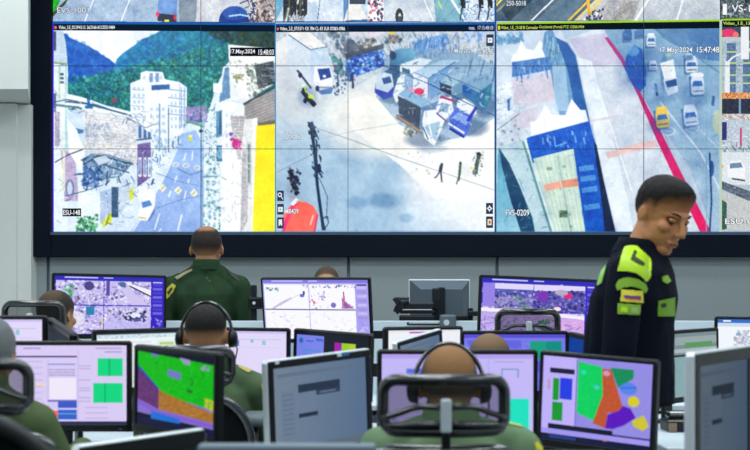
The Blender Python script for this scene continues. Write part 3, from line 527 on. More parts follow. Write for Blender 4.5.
    c.line([(706, 56), (706, 231)], 1, (130, 180, 200)); c.line([(709, 152), (711, 200), (709, 231)], 1.6, (30, 70, 130)); c.line([(713, 96), (712, 106)], 3, (40, 100, 140), .8); c.ell(711, 168, 2.4, 8, (30, 80, 140), .8)
    for x, y, a_, b_ in ((633, 70, 12, 16), (664, 92, 8, 8), (693, 96, 10, 8), (690, 124, 10, 7), (660, 126, 9, 6), (650, 60, 7, 8)): c.ell(x, y, a_, b_, (60, 100, 160), .28, soft=.8)
    for q, cols, k, L in (([(556, 30), (604, 30), (640, 92), (700, 231), (620, 231), (584, 70)], [(190, 200, 214), (240, 244, 250), (206, 196, 206)], 150, 9), ([(604, 30), (718, 30), (718, 231), (664, 130)], [(110, 150, 190), (200, 216, 230), (90, 130, 170), (180, 200, 220)], 260, 7),
        ([(497, 80), (530, 80), (530, 140), (500, 146)], [(120, 150, 170), (240, 246, 250), (170, 190, 206)], 110, 6), ([(500, 148), (527, 142), (552, 231), (500, 231)], [(90, 150, 170), (180, 210, 220), (60, 120, 150)], 80, 10), ([(574, 150), (600, 150), (610, 231), (586, 231)], [(10, 70, 160), (60, 130, 220)], 60, 8)):
        c.clutter(q, cols, k, L, 1.1, .4)
    c.rect(497, 229.5, 720, 231, (120, 150, 190), al=.5)
    c.blur(1); c.mottle(30, 8); c.mottle(8, 4); c.tone(1.12, 196, (.97, .985, 1))
    c.grain(3)
    return c

def pic_bridge():
    c = Canvas(722, 20, 942, 231, 2, (180, 196, 206), 9)
    c.rect(722, 26, 942, 42, (40, 70, 90), noise=10); c.ell(730, 34, 8, 4, (232, 50, 110)); c.ell(737, 36, 3, 3, (240, 120, 110)); c.rect(722, 38, 742, 46, (190, 200, 206))
    c.rect(722, 42, 942, 110, (170, 190, 205), noise=12)
    for k in range(14):
        x = 728+k*16; c.rect(x, 44, x+9, 108, (90, 120, 160), noise=10)
        for y in (52, 63, 75, 83): c.rect(x, y, x+9, y+1.4, (190, 215, 130))
    c.rect(742, 26, 750, 60, (236, 240, 244)); c.line([(728, 64), (734, 58), (752, 50)], 1.6, (236, 240, 244)); c.rect(726, 62, 731, 95, (232, 238, 242))
    c.rect(722, 93, 942, 99, (226, 150, 90), noise=30); c.rect(722, 99, 942, 114, (36, 44, 66), noise=6); c.rect(740, 99, 742, 120, (120, 160, 190))
    c.rect(722, 114, 942, 120, (200, 190, 190), noise=26); c.rect(722, 120, 942, 150, (190, 204, 216), noise=10); c.rect(722, 122, 728, 140, (50, 40, 120)); c.rect(741, 128, 743, 146, (210, 50, 130))
    c.clutter([(722, 136), (942, 136), (942, 152), (722, 152)], [(60, 80, 110), (236, 240, 244), (120, 140, 160)], 240, 7, 1.4, .7)
    c.rect(722, 152, 942, 184, (222, 230, 236), noise=5); c.poly([(729, 166), (732, 161), (742, 160), (746, 166), (746, 178), (729, 176)], (244, 246, 250)); c.poly([(731, 163), (742, 162), (744, 167), (731, 168)], (110, 140, 170)); c.line([(733, 178), (746, 180)], 1.6, (50, 60, 80)); c.ell(723, 166, 2, 1.6, (240, 170, 90))
    c.poly([(722, 180), (750, 190), (942, 200), (942, 208), (750, 200), (722, 188)], (90, 104, 120), noise=16); c.poly([(722, 190), (750, 200), (942, 210), (942, 231), (722, 231)], (196, 200, 200), noise=6)
    c.poly([(722, 198), (728, 202), (728, 228), (722, 229)], (40, 90, 80), noise=14); c.rect(722, 229.5, 942, 231, (120, 150, 190), al=.5)
    c.grain(4)
    return c

def pic_top():
    c = Canvas(54, -98, 942, 22, 2, (170, 190, 210), 11)
    # motorway, left
    c.rect(54, -98, 275, 22, (166, 188, 214), noise=4); c.poly([(54, -98), (110, -98), (54, 14)], (60, 150, 50), noise=20); c.poly([(54, 12), (66, 0), (72, -6), (66, 4), (54, 16)], (60, 90, 50)); c.poly([(54, -4), (62, -4), (54, 10)], (40, 190, 40))
    for x in (82, 118, 155, 196): c.line([(x+3-60*.0, 22), (x+26*.55, -6), (x+60, -98)], 1.2, (236, 242, 248))
    c.poly([(176, -98), (205, -98), (205, 22), (180, 22)], (110, 120, 130), .6); c.poly([(204, -98), (220, -98), (212, 22), (196, 22)], (200, 204, 214)); c.rect(206, -98, 256, 22, (206, 212, 220), noise=5)
    c.poly([(160, -14), (178, -14), (177, 14), (158, 12)], (110, 150, 210)); c.poly([(158, 12), (177, 14), (177, 21), (158, 20)], (20, 30, 70)); c.ell(158, 13, 1.4, 3, (230, 50, 100)); c.ell(175.4, 16, 1.4, 3, (230, 50, 90)); c.rect(165, 18.6, 169.5, 21.4, (240, 226, 60)); c.poly([(160, -14), (178, -14), (178, -2), (160, -4)], (170, 200, 240))
    c.ell(234, 20, 15, 15, (28, 66, 150)); c.ell(235, 12, 12, 7, (60, 110, 190), .7); c.line([(229, 15), (240, 13.5), (248, 15)], 1.6, (170, 214, 246)); c.clutter([(246, -30), (256, -30), (256, 20), (248, 20)], [(60, 40, 70), (120, 80, 110), (40, 60, 120)], 50, 12, 1.4, .8)
    c.rect(256, -98, 275, 22, (186, 176, 176), noise=20); c.clutter([(256, -98), (275, -98), (275, 22), (256, 22)], [(70, 60, 60), (230, 226, 224), (120, 90, 80)], 200, 9, 2, .7)
    # second
    c.rect(276, -98, 495, 22, (196, 214, 230), noise=5); c.poly([(276, -98), (285, -98), (284, 6), (276, 22)], (110, 170, 200)); c.poly([(284, -30), (309, -98), (308, 14), (304, 18), (290, 14), (284, 22)], (36, 40, 50), noise=16)
    c.clutter([(286, -60), (306, -60), (306, 18), (286, 18)], [(110, 120, 80), (220, 230, 240), (30, 30, 50)], 80, 18, 2, .8, ang=1.7); c.rect(309, -98, 319, 2, (236, 242, 248)); c.poly([(322, -40), (344, -40), (343, 22), (318, 22)], (214, 226, 240), noise=5); c.line([(323, -20), (318, 22)], .8, (90, 130, 180))
    c.rect(344, -98, 349, 22, (90, 140, 190)); c.poly([(350, 2), (360, 4), (369, 20), (369, 22), (344, 22)], (236, 234, 232)); c.rect(350, -40, 366, 4, (30, 50, 80)); c.line([(346, 21), (368, 20)], 2, (60, 110, 160))
    c.poly([(368, -98), (383, -98), (384, 22), (368, 22)], (236, 238, 244)); c.speck([(368, -60), (383, -60), (383, 22), (369, 22)], [(60, 50, 110), (40, 40, 70), (200, 120, 140)], 160, .8, 1.8, .9)
    c.poly([(385, -98), (424, -98), (436, 22), (386, 22)], (206, 216, 226), noise=4); c.ell(399.5, 16, 4, 8, (24, 30, 40)); c.ell(400, 18, 1.6, 5, (190, 210, 200)); c.rect(396, 16, 403, 23, (30, 34, 44), al=.8)
    c.poly([(424, -98), (452, -98), (466, 22), (436, 22)], (130, 180, 196), noise=4); c.line([(420, -10), (434, 22)], 1.6, (240, 246, 250)); c.line([(438, 1), (442, 9)], 1.2, (200, 220, 90)); c.line([(448, -6), (462, 16), (466, 22)], 2.4, (226, 236, 244))
    c.rect(466, -98, 495, 22, (206, 220, 234), noise=8)
    for x in (462, 480, 489): c.line([(x, -20), (x+1, 8)], 5, (20, 28, 40)); c.line([(x, 8), (x-2, 20)], 1.6, (60, 80, 110))
    c.clutter([(460, 0), (495, 0), (495, 20), (460, 20)], [(60, 120, 190), (240, 244, 248), (90, 120, 150)], 60, 6, 1.4, .7)
    # third
    c.rect(497, -98, 720, 22, (80, 104, 124), noise=4); c.poly([(497, -98), (530, -98), (497, 6)], (190, 196, 190), noise=10); c.line([(497, 12), (514, -2)], 2, (150, 150, 140)); c.line([(497, 6), (506, -4)], 1.6, (240, 220, 60))
    c.poly([(510, 22), (540, -6), (600, -98), (570, -98), (502, 10)], (30, 50, 66), .6); c.poly([(536, 22), (560, 0), (590, -8), (570, 22)], (110, 140, 160), .6); c.line([(531, 22), (560, -6), (640, -98)], 1.5, (226, 232, 240))
    c.poly([(574, 22), (600, -4), (680, -98), (720, -98), (720, 22)], (190, 198, 208), noise=5); c.poly([(592, 22), (606, 4), (640, -40), (650, -30), (620, 22)], (170, 172, 176), noise=12)
    c.line([(568, 22), (596, -6), (670, -98)], 2, (236, 200, 40)); c.line([(575, 22), (600, -2), (680, -98)], 1.5, (240, 210, 60)); c.line([(586, 20), (602, 0), (690, -98)], 1.8, (236, 196, 50)); c.line([(588, -4), (590, 16)], 3, (230, 180, 40)); c.line([(588, 20), (596, 10)], 1.6, (40, 60, 90))
    c.speck([(584, 20), (603, 4), (604, 21)], [(30, 40, 80), (240, 240, 244), (60, 70, 120)], 60, .6, 1.5, .9); c.line([(635, 22), (652, -6)], 2.4, (236, 240, 244)); c.line([(677, 20), (684, -4)], 1.8, (236, 240, 244))
    c.poly([(612, 22), (626, 2), (640, 0), (634, 20)], (150, 146, 140), .7, noise=14)
    # fourth
    c.rect(722, -98, 942, 20, (90, 104, 110), noise=26); c.clutter([(722, -98), (942, -98), (942, 20), (722, 20)], [(30, 40, 46), (190, 200, 206), (120, 130, 120), (60, 70, 60)], 500, 14, 2.4, .7); c.rect(724, 5, 728, 16, (230, 236, 240))
    c.line([(54, 21), (495, 22.5)], 2, (20, 90, 170))
    c.mottle(16, 9); c.mottle(6, 6); c.tone(1.12, 170)
    c.grain(4)
    return c

# ---- pictures on desk monitors, 0..160 x 0..90, TL origin
def mon_canvas(bg, seed=1, w=160, h=90, S=3): return Canvas(0, 0, w, h, S, bg, seed)
def pic_cctv(seed, tint, pale=False):
    c = mon_canvas((50, 40, 190) if not pale else (170, 165, 245), seed); r = c.r
    base = (200, 190, 240) if not pale else (250, 250, 255)
    bd = (52, 30, 190) if not pale else (170, 160, 240)
    c.rect(0, 0, 160, 5, (40, 40, 180) if not pale else (130, 120, 220)); c.rect(14, 1.4, 62, 3.2, (190, 190, 245)); c.rect(70, 1.8, 84, 3, (220, 220, 250))
    for (x0, y0, x1, y1, k) in [(2, 7, 70, 44, 0), (71, 7, 140, 44, 1), (2, 46, 70, 89, 2), (71, 46, 140, 89, 3)]:
        c.rect(x0, y0, x1, y1, base, noise=6 if not pale else 2)
        P = [(x0, y0), (x1, y0), (x1, y1), (x0, y1)]
        if not pale:
            c.clutter(P, [(130, 120, 195), (90, 84, 150), (245, 240, 255), (150, 140, 215), (238, 232, 252)], 110, 8, 2.4, .55)
            c.speck(P, [(60, 54, 110), (250, 250, 255), (250, 248, 255), (120, 110, 200)], 90, .8, 2.6, .6)
    if not pale:
        if tint == 0:
            c.speck([(10, 18), (26, 14), (26, 30), (12, 32)], [(90, 220, 110), (60, 150, 90)], 30, 1, 3, .8); c.ell(49, 15, 7, 7, (60, 50, 120), .9); c.rect(74, 7, 79, 30, (90, 70, 170)); c.ell(98, 12, 5, 4, (70, 110, 160))
            c.poly([(102, 8), (140, 20), (140, 30), (105, 12)], (240, 238, 250)); c.line([(108, 14), (140, 30)], 2, (50, 50, 90)); c.poly([(94, 18), (108, 18), (136, 44), (112, 44)], (206, 196, 240)); c.rect(45, 47, 57, 60, (40, 130, 180)); c.ell(28, 66, 16, 12, (232, 230, 246), .8)
            c.poly([(72, 70), (140, 60), (140, 89), (72, 89)], (196, 190, 246), .8); c.ell(116, 62, 16, 8, (60, 60, 130), .8); c.ell(116, 60, 9, 4, (230, 230, 250)); c.speck([(100, 54), (134, 54), (134, 70), (100, 70)], [(30, 30, 80), (235, 235, 250)], 40, 1, 2.6, .8)
            c.rect(67, 64, 70, 80, (240, 220, 160), al=.7)
        else:
            c.rect(2, 7, 18, 40, (150, 130, 230)); c.rect(18, 7, 70, 17, (222, 216, 248)); c.rect(18, 15, 70, 26, (84, 84, 180), noise=22); c.poly([(18, 26), (70, 22), (70, 44), (18, 44)], (110, 100, 170), .6, noise=14); c.poly([(40, 22), (56, 40), (70, 44), (50, 22)], (90, 150, 120), .6)
            c.rect(71, 7, 140, 16, (226, 216, 248)); c.poly([(71, 16), (140, 13), (140, 44), (71, 44)], (66, 60, 160), .8, noise=24); c.speck([(71, 16), (140, 14), (140, 44), (71, 44)], [(30, 26, 100), (170, 160, 235), (110, 60, 170), (40, 60, 150)], 150, .8, 2.6, .7); c.speck([(18, 18), (70, 16), (70, 43), (18, 43)], [(40, 36, 110), (190, 180, 240), (80, 90, 170)], 110, .8, 2.4, .7); c.rect(76, 17, 90, 30, (120, 50, 180)); c.rect(112, 18, 122, 25, (226, 30, 110)); c.ell(108, 17, 9, 4, (180, 170, 200)); c.ell(103, 40, 5, 3, (244, 226, 220))
            c.poly([(0, 43), (60, 44), (140, 50), (140, 89), (0, 89)], (190, 170, 235), noise=10); c.poly([(0, 42), (60, 43), (140, 49), (140, 54), (60, 48), (0, 47)], (246, 236, 252)); c.poly([(100, 56), (140, 54), (140, 89), (112, 89), (96, 62)], (226, 170, 235), .8, noise=14)
            c.clutter([(0, 50), (140, 54), (140, 89), (0, 89)], [(90, 50, 180), (250, 240, 255), (150, 110, 210), (60, 110, 120)], 160, 12, 1.6, .6)
            c.speck([(66, 58), (92, 56), (96, 80), (66, 82)], [(80, 150, 90), (50, 110, 110)], 60, 1, 3, .7)
    else:
        c.speck([(4, 12), (24, 12), (24, 17), (4, 17)], [(60, 110, 130), (190, 210, 230)], 30, .6, 1.6); c.line([(14, 44), (30, 34), (44, 28)], 3, (196, 190, 226)); c.line([(24, 40), (56, 22)], 1.2, (220, 216, 240)); c.ell(60, 24, 3.6, 2.6, (110, 110, 210)); c.ell(63, 20, 1.8, 3, (70, 70, 130))
        c.speck([(70, 24), (96, 14), (100, 44), (70, 44)], [(190, 170, 225), (230, 220, 245), (120, 110, 180)], 50, .6, 1.8, .7); c.ell(78, 34, 2, 2, (240, 110, 110)); c.line([(123, 18), (124, 43)], 1.8, (190, 30, 100)); c.poly([(120, 26), (127, 34), (138, 43), (120, 43)], (150, 60, 160), .8); c.clutter([(120, 28), (138, 38), (138, 43), (120, 43)], [(60, 30, 120), (240, 200, 230)], 24, 6, 1)
        c.ell(107, 38, 4, 4, (90, 80, 190), .8); c.speck([(60, 8), (140, 8), (140, 12), (60, 12)], [(90, 100, 150), (230, 230, 245)], 60, .6, 1.4); c.rect(2, 44, 140, 45.6, (110, 110, 150)); c.clutter([(4, 48), (140, 48), (140, 86), (4, 86)], [(225, 215, 242), (245, 242, 252), (205, 190, 230)], 60, 10, 2, .6); c.rect(71, 7, 72, 44, (225, 220, 240))
    sb = [(70, 60, 210), (110, 105, 220)] if not pale else [(200, 190, 240), (160, 150, 225)]
    c.rect(141, 5, 160, 90, bd)
    for k in range(8): c.rect(143, 10+k*6.4, 157, 14+k*6.4, sb[k % 2], noise=5)
    c.rect(143, 7, 157, 9, (200, 200, 240) if not pale else (60, 50, 130)); c.clutter([(143, 62), (157, 62), (157, 84), (143, 84)], [(150, 140, 240), (220, 220, 250)], 16, 6, 1.6)
    c.grain(3); return c
def pic_table_green():
    c = mon_canvas((216, 204, 244), 21)
    c.rect(0, 0, 160, 6, (216, 204, 244)); c.rect(40, 3, 60, 4.4, (160, 140, 200)); c.rect(124, 3, 154, 4.2, (170, 150, 205)); c.rect(134, 7, 154, 8.2, (160, 150, 205))
    c.rect(30, 12, 102, 14, (84, 66, 130)); c.rect(68, 17, 69, 84, (196, 180, 232)); c.rect(103, 5, 104, 86, (200, 186, 236))
    c.rect(69, 21, 100, 22.4, (130, 140, 220)); 
    for y in (27, 30, 33): c.rect(69, y, 100, y+1.8, (180, 166, 212), noise=8)
    c.rect(70, 37, 101, 61, (240, 232, 250)); c.rect(68, 62, 102, 64, (96, 100, 190)); c.rect(68, 64, 80, 71, (214, 200, 240)); c.rect(80, 64, 102, 71, (60, 90, 200)); c.rect(72, 74, 80, 81, (250, 110, 80)); c.rect(80, 73, 102, 84, (50, 100, 205)); c.rect(80, 77, 102, 78, (130, 170, 230))
    c.rect(54, 43, 66, 46, (240, 214, 190))
    c.rect(126, 15, 155, 35, (18, 214, 130)); c.rect(139, 15, 140.4, 35, (14, 160, 96)); c.rect(121, 43, 155, 65, (18, 214, 130)); c.rect(134, 43, 135.4, 65, (14, 160, 96))
    for y in (23, 26, 39, 48, 51, 59, 63): c.rect(104.5, y, 118, y+.9, (180, 166, 212))
    for y in (70, 76, 82): c.rect(112, y, 138, y+.9, (186, 172, 216))
    for y in range(18, 80, 7): c.rect(34, y, 62, y+.9, (190, 176, 220))
    c.rect(0, 86, 160, 90, (40, 46, 84)); c.grain(2); return c
def pic_list(kind):
    bg = {'white': (238, 246, 250), 'lilac': (226, 216, 250), 'lilac2': (194, 184, 246), 'blue': (120, 120, 235), 'form': (238, 240, 246)}[kind]
    c = mon_canvas(bg, 31+len(kind))
    if kind == 'white':
        c.rect(0, 0, 160, 3.5, (30, 44, 60)); c.rect(0, 3.5, 160, 10, (214, 232, 240)); c.clutter([(4, 4), (156, 4), (156, 9), (4, 9)], [(130, 160, 180), (90, 120, 150)], 46, 4, 1)
        for y in range(16, 86, 7): c.rect(6, y, 90, y+1, (200, 210, 224))
        c.rect(100, 14, 150, 60, (228, 240, 228)); c.rect(104, 18, 128, 22, (180, 210, 120))
    elif kind == 'lilac':
        c.rect(0, 0, 160, 4, (200, 190, 240)); c.rect(30, 8, 66, 10.4, (90, 84, 170)); c.rect(68, 4, 69, 90, (200, 190, 236)); c.rect(36, 18, 66, 52, (236, 232, 252)); c.rect(36, 16, 66, 17.4, (120, 130, 190))
        c.rect(74, 16, 78, 26, (60, 110, 170)); c.rect(98, 15, 103, 20, (120, 200, 200)); c.rect(75, 14, 150, 15, (180, 190, 220)); c.rect(118, 16, 124, 24, (150, 200, 210)); c.rect(58, 56, 66, 70, (50, 190, 130)); c.rect(75, 28, 150, 28.8, (200, 200, 236)); c.line([(60, 50), (70, 60)], 1, (150, 150, 190))
    elif kind == 'lilac2':
        c.rect(0, 0, 160, 5, (180, 160, 236)); c.rect(26, 16, 100, 40, (110, 120, 230), noise=8)
        for y in (18, 24, 30, 36): c.rect(28, y, 90, y+2, (60, 110, 215))
        c.rect(112, 4, 113, 84, (180, 165, 225)); c.rect(126, 16, 144, 17.2, (110, 150, 190)); c.rect(126, 16, 127.4, 34, (110, 160, 190)); c.rect(143, 16, 144.4, 26, (130, 140, 190)); c.rect(118, 8, 150, 9, (170, 160, 215))
        c.rect(130, 49, 155, 86, (26, 224, 190)); c.rect(155, 49, 157, 86, (170, 210, 240)); c.clutter([(8, 50), (100, 50), (100, 84), (8, 84)], [(150, 140, 220), (120, 130, 220)], 40, 10, 1.4)
    elif kind == 'blue':
        c.rect(0, 0, 160, 6, (90, 80, 210)); c.rect(6, 10, 90, 22, (100, 100, 225)); c.clutter([(4, 8), (100, 8), (100, 60), (4, 60)], [(150, 150, 240), (90, 100, 220), (110, 160, 230)], 60, 14, 2)
        c.rect(104, 11, 154, 40, (20, 140, 130), noise=6); c.rect(104, 11, 130, 40, (26, 158, 128)); c.rect(104, 42, 154, 60, (90, 90, 220))
    elif kind == 'form':
        c.rect(0, 0, 160, 4, (225, 230, 240)); c.rect(46, 3.4, 120, 6, (200, 70, 190)); c.rect(80, 3.4, 100, 6, (150, 90, 200)); c.clutter([(10, 10), (150, 10), (150, 86), (10, 86)], [(226, 230, 240), (216, 222, 236)], 40, 20, 1)
    c.grain(2); return c
def pic_map_green():
    c = mon_canvas((118, 110, 190), 41, 120, 100)
    c.rect(0, 0, 120, 100, (14, 16, 40)); c.poly([(2, 2), (118, 12), (118, 90), (2, 84)], (130, 110, 200)); c.poly([(2, 2), (118, 10), (118, 66), (46, 56), (2, 22)], (8, 180, 16), noise=8)
    c.poly([(24, 3), (34, 4), (34, 8), (25, 7)], (110, 110, 190)); c.poly([(68, 5), (84, 7), (84, 14), (74, 12)], (150, 150, 190)); c.poly([(50, 22), (70, 24), (70, 34), (50, 31)], (110, 120, 190)); c.speck([(100, 12), (112, 12), (112, 18), (100, 18)], [(150, 150, 190)], 20, 1, 2)
    c.poly([(2, 22), (36, 48), (36, 76), (2, 66)], (96, 48, 110), noise=12); c.poly([(2, 20), (36, 48), (34, 50), (2, 26)], (50, 60, 200), .6); c.poly([(36, 50), (48, 54), (118, 70), (118, 82), (36, 76)], (166, 112, 44), noise=16); c.poly([(2, 66), (36, 78), (118, 84), (118, 88), (30, 82), (2, 72)], (130, 90, 210))
    c.poly([(106, 52), (118, 54), (118, 68), (106, 64)], (180, 190, 40)); c.speck([(104, 54), (118, 56), (118, 66), (106, 62)], [(210, 210, 60), (40, 170, 60)], 30, .8, 2); c.poly([(24, 80), (70, 84), (70, 92), (24, 90)], (30, 110, 210)); c.rect(0, 90, 120, 100, (20, 24, 60))
    c.line([(84, 30), (90, 34), (84, 40)], 2, (10, 130, 30)); c.ell(84, 46, 5, 3, (20, 120, 40)); c.speck([(4, 6), (110, 14), (110, 60), (50, 52)], [(10, 150, 30), (30, 200, 40)], 60, .8, 2.4, .6); c.grain(4); return c
def pic_map_zones():
    c = mon_canvas((150, 140, 235), 43, 120, 100)
    c.rect(0, 0, 38, 88, (190, 176, 250)); c.rect(8, 14, 36, 20, (24, 24, 60)); c.rect(12, 26, 19, 52, (16, 150, 40)); c.rect(20, 25, 34, 50, (36, 60, 225)); c.rect(12, 54, 24, 76, (20, 150, 50)); c.rect(6, 28, 9, 40, (190, 150, 190))
    c.rect(38, 3, 39.4, 86, (110, 100, 180)); c.rect(39, 3, 118, 88, (146, 140, 226)); c.poly([(40, 4), (66, 8), (70, 34), (62, 72), (40, 64)], (8, 206, 96), noise=5); c.poly([(66, 10), (76, 10), (90, 52), (86, 58), (74, 60), (72, 78), (58, 74), (68, 40)], (190, 84, 50), noise=5)
    c.poly([(75, 8), (100, 8), (100, 18), (84, 30)], (20, 140, 90)); c.ell(71, 15, 4, 3, (210, 150, 190)); c.ell(46, 16, 3, 3, (30, 220, 170)); c.ell(61, 32, 3, 2.4, (70, 200, 210)); c.ell(95, 30, 9, 7, (70, 130, 235), .8); c.line([(86, 30), (104, 28)], 1.6, (60, 100, 210))
    c.poly([(74, 62), (86, 56), (90, 50), (98, 52), (104, 62), (92, 72), (80, 78), (72, 78)], (90, 20, 190)); c.ell(101, 44, 6, 6, (214, 204, 40)); c.poly([(100, 66), (112, 58), (118, 70), (112, 76), (102, 72)], (206, 196, 50))
    c.rect(38, 84, 120, 86, (40, 36, 90)); c.rect(8, 80, 80, 86, (20, 24, 50)); c.rect(0, 86, 120, 92, (160, 150, 240)); c.rect(0, 92, 120, 100, (20, 26, 60)); c.rect(10, 93, 40, 97, (36, 60, 130)); c.rect(70, 91, 74, 93, (210, 120, 150)); c.grain(3); return c
def pic_dim(seed=51, w=160, h=110, dark=1.):
    c = mon_canvas((96, 116, 138), seed, w, h); c.poly([(0, 0), (w, 0), (w, h), (0, h)], (112, 128, 146), c2=(84, 108, 138), g=((0, 40), (w, 60)), noise=2)
    c.rect(40, 24, 112, 34, (34, 48, 70)); c.rect(70, 34, 112, 40, (44, 58, 80)); c.rect(76, 36, 104, 38, (96, 112, 136)); c.rect(40, 34, 70, 60, (104, 122, 146)); c.rect(40, 60, 72, 65, (26, 40, 62)); c.rect(6, 8, 150, 12, (92, 110, 132)); c.rect(12, 30, 34, 90, (104, 122, 144))
    for y in range(34, 88, 6): c.rect(14, y, 32, y+1, (84, 100, 124))
    c.rect(0, 100, w, h, (92, 106, 120)); c.rect(6, 100, 34, 104, (110, 96, 90)); c.a *= dark; c.grain(2); return c
def pic_panel():
    c = mon_canvas((16, 22, 40), 61)
    c.rect(2, 4, 64, 90, (120, 130, 235)); c.ell(12, 13, 5, 4.4, (40, 110, 170)); c.rect(24, 12, 40, 14, (60, 90, 190)); c.rect(46, 8, 62, 12, (70, 100, 200))
    for y in (26, 32, 38, 44, 52): c.rect(16, y, 52, y+3, (90, 140, 210))
    c.rect(88, 12, 104, 58, (160, 22, 170)); c.poly([(104, 12), (134, 12), (134, 60), (104, 60)], (150, 205, 20)); c.line([(104, 40), (118, 22), (120, 40)], 2, (110, 170, 20)); c.rect(120, 12, 134, 60, (190, 206, 60), al=.6); c.rect(104, 34, 120, 60, (50, 150, 225)); c.grain(2); return c
def pic_dark_blue():
    c = mon_canvas((14, 60, 150), 63, 80, 90); c.rect(0, 0, 80, 3, (30, 40, 60)); c.rect(46, 0, 80, 90, (8, 14, 30)); c.clutter([(4, 8), (44, 8), (44, 60), (4, 60)], [(20, 80, 180), (10, 50, 130)], 40, 10, 2); c.grain(2); return c
def pic_sheet():
    c = mon_canvas((120, 140, 146), 65, 160, 130); c.rect(0, 8, 160, 24, (150, 166, 168)); c.rect(90, 20, 150, 30, (90, 150, 90)); c.rect(0, 44, 160, 48, (40, 50, 56)); c.rect(0, 32, 160, 40, (170, 184, 186)); c.rect(0, 48, 160, 130, (134, 168, 172)); c.grain(2); return c
def pic_window():
    c = mon_canvas((240, 246, 252), 67); c.rect(0, 0, 160, 7, (50, 110, 200)); c.rect(10, 2, 24, 5, (236, 244, 252)); c.rect(0, 7, 160, 14, (206, 220, 236)); c.speck([(30, 22), (60, 20), (60, 60), (30, 60)], [(140, 160, 190), (180, 190, 210), (200, 170, 190)], 90, 1, 3, .6); c.rect(4, 56, 20, 78, (40, 160, 110)); c.speck([(4, 56), (50, 56), (50, 80), (4, 80)], [(40, 150, 110), (60, 110, 190), (230, 240, 248)], 80, 1, 3, .7); c.grain(2); return c
def pic_pink():
    c = mon_canvas((246, 230, 248), 69); c.rect(0, 20, 160, 26, (170, 120, 200)); c.rect(0, 0, 160, 4, (214, 200, 236)); c.clutter([(4, 32), (150, 32), (150, 84), (4, 84)], [(200, 180, 220), (230, 210, 240)], 40, 20, 1.6); c.grain(2); return c
# ---------------------------------------------------------------- room
M_floor = mat('floor_vinyl', (92, 104, 112), .45, nscale=4, namt=.1)
M_wall = mat('grey_wall_panel', (150, 160, 163), .8, nscale=120, namt=.06)
M_light = mat('pale_wall_paint', (232, 234, 229), .85, nscale=3, namt=.03)
M_ceil = mat('ceiling_tile', (200, 204, 206), .9)
M_black = mat('black_plastic', (13, 16, 21), .4, spec=.35, bump=.1, bscale=900)
M_gloss = mat('glossy_black_plastic', (15, 18, 22), .24, spec=.8, coat=.6)
M_dark = mat('dark_steel', (30, 36, 44), .4, metal=.3)
M_silver = mat('brushed_silver', (222, 228, 232), .35, metal=.25)
M_desk = mat('white_laminate', (226, 238, 246), .35, nscale=8, namt=.02)
M_slat = mat('pale_slatwall', (214, 228, 236), .5)
struct('floor', BX(-5, 5, -1.5, 9.1, -.05, 0), M_floor)
struct('ceiling', BX(-5, 5, -1.5, 9.3, 4.8, 4.85), M_ceil)
bm = bmesh.new(); WD = 8.97
seams = [(u-375)*WD/FPX for u in (48, 201, 348.5, 497, 644, 791)]
edges = [-5]+seams+[5]
for a, b in zip(edges, edges[1:]): box(bm, a+.012, b-.012, WD, WD+.06, 0, 4.8, bev=.004, seg=1)
box(bm, -5, 5, WD+.05, WD+.25, 0, 4.8)
struct('wall_back', bm, M_wall)
struct('wall_left', BX(-5.1, -5, -1.5, 9.2, 0, 4.8), M_light); struct('wall_right', BX(5, 5.1, -1.5, 9.2, 0, 4.8), M_light)
xl = px(31.5, 0, 8.84).x; zb = px(0, 89, 8.2).z
bm = bmesh.new(); box(bm, -5, xl-.105, 8.78, 8.97, 0, zb-.01); box(bm, xl-.11, xl, 8.83, 8.97, 0, zb-.01)
struct('trim_1', bm, M_light)
bm = bmesh.new(); zb = px(0, 89, 8.2).z; pts_ = [(-5, 8.2), (px(28, 0, 8.2).x, 8.2), (px(30, 0, 8.87).x, 8.87), (px(30, 0, 8.87).x, 8.965), (-5, 8.965)]
lo_ = [bm.verts.new((x, y, zb)) for x, y in pts_]; hi_ = [bm.verts.new((x, y, 4.8)) for x, y in pts_]; bm.faces.new(lo_); bm.faces.new(hi_)
for k in range(5): bm.faces.new((lo_[k], lo_[(k+1) % 5], hi_[(k+1) % 5], hi_[k]))
struct('trim_2', bm, M_light)

# ---------------------------------------------------------------- video wall
SD = 8.93                                             # depth of the screens' faces
k_ = SD/FPX
vw = thing('video_wall', 'huge video wall of tiled displays showing live traffic camera feeds in a dark frame', 'video wall', (px(498, 232, SD).x, SD, px(0, 232, SD).z-.25))
vw_inv = Matrix.Translation(-vw.location)
M_bezel = mat('navy_black_frame', (9, 19, 33), .6, nscale=3, namt=.15, spec=.12)
def wbox(bm, u0, u1, v0, v1, D0, D1, bev=0.):
    a, b = px(u0, v1, D0), px(u1, v0, D0); return box(bm, a.x, b.x, D0, D1, a.z, b.z, bev=bev)
bm = bmesh.new(); F0, F1 = 8.88, 8.965; f_ = F0/SD
def fb(u0, u1, v0, v1, D0=F0, D1=F1):               # spans given on the screens' plane
    a, b = px(u0, v1, SD), px(u1, v0, SD); box(bm, a.x, b.x, D0, D1, a.z, b.z, bev=.006, seg=1)
fb(31.5, 52.4, -115, 257); fb(942.5, 962, -115, 257); fb(52.4, 942.5, 232.3, 257); fb(52.4, 942.5, -115, -98.5); fb(31.5, 962, -115, 257, 8.94, 8.965)
fr = obj('frame', bm, M_bezel, vw, vw_inv)
bm = bmesh.new(); a, b = px(52.4, 235.2, SD), px(942.5, 232.2, SD); box(bm, a.x, b.x, 8.876, 8.89, a.z, b.z)
obj('frame_lip', bm, mat('blue_grey_edge', (58, 84, 112), .4), vw, vw_inv)
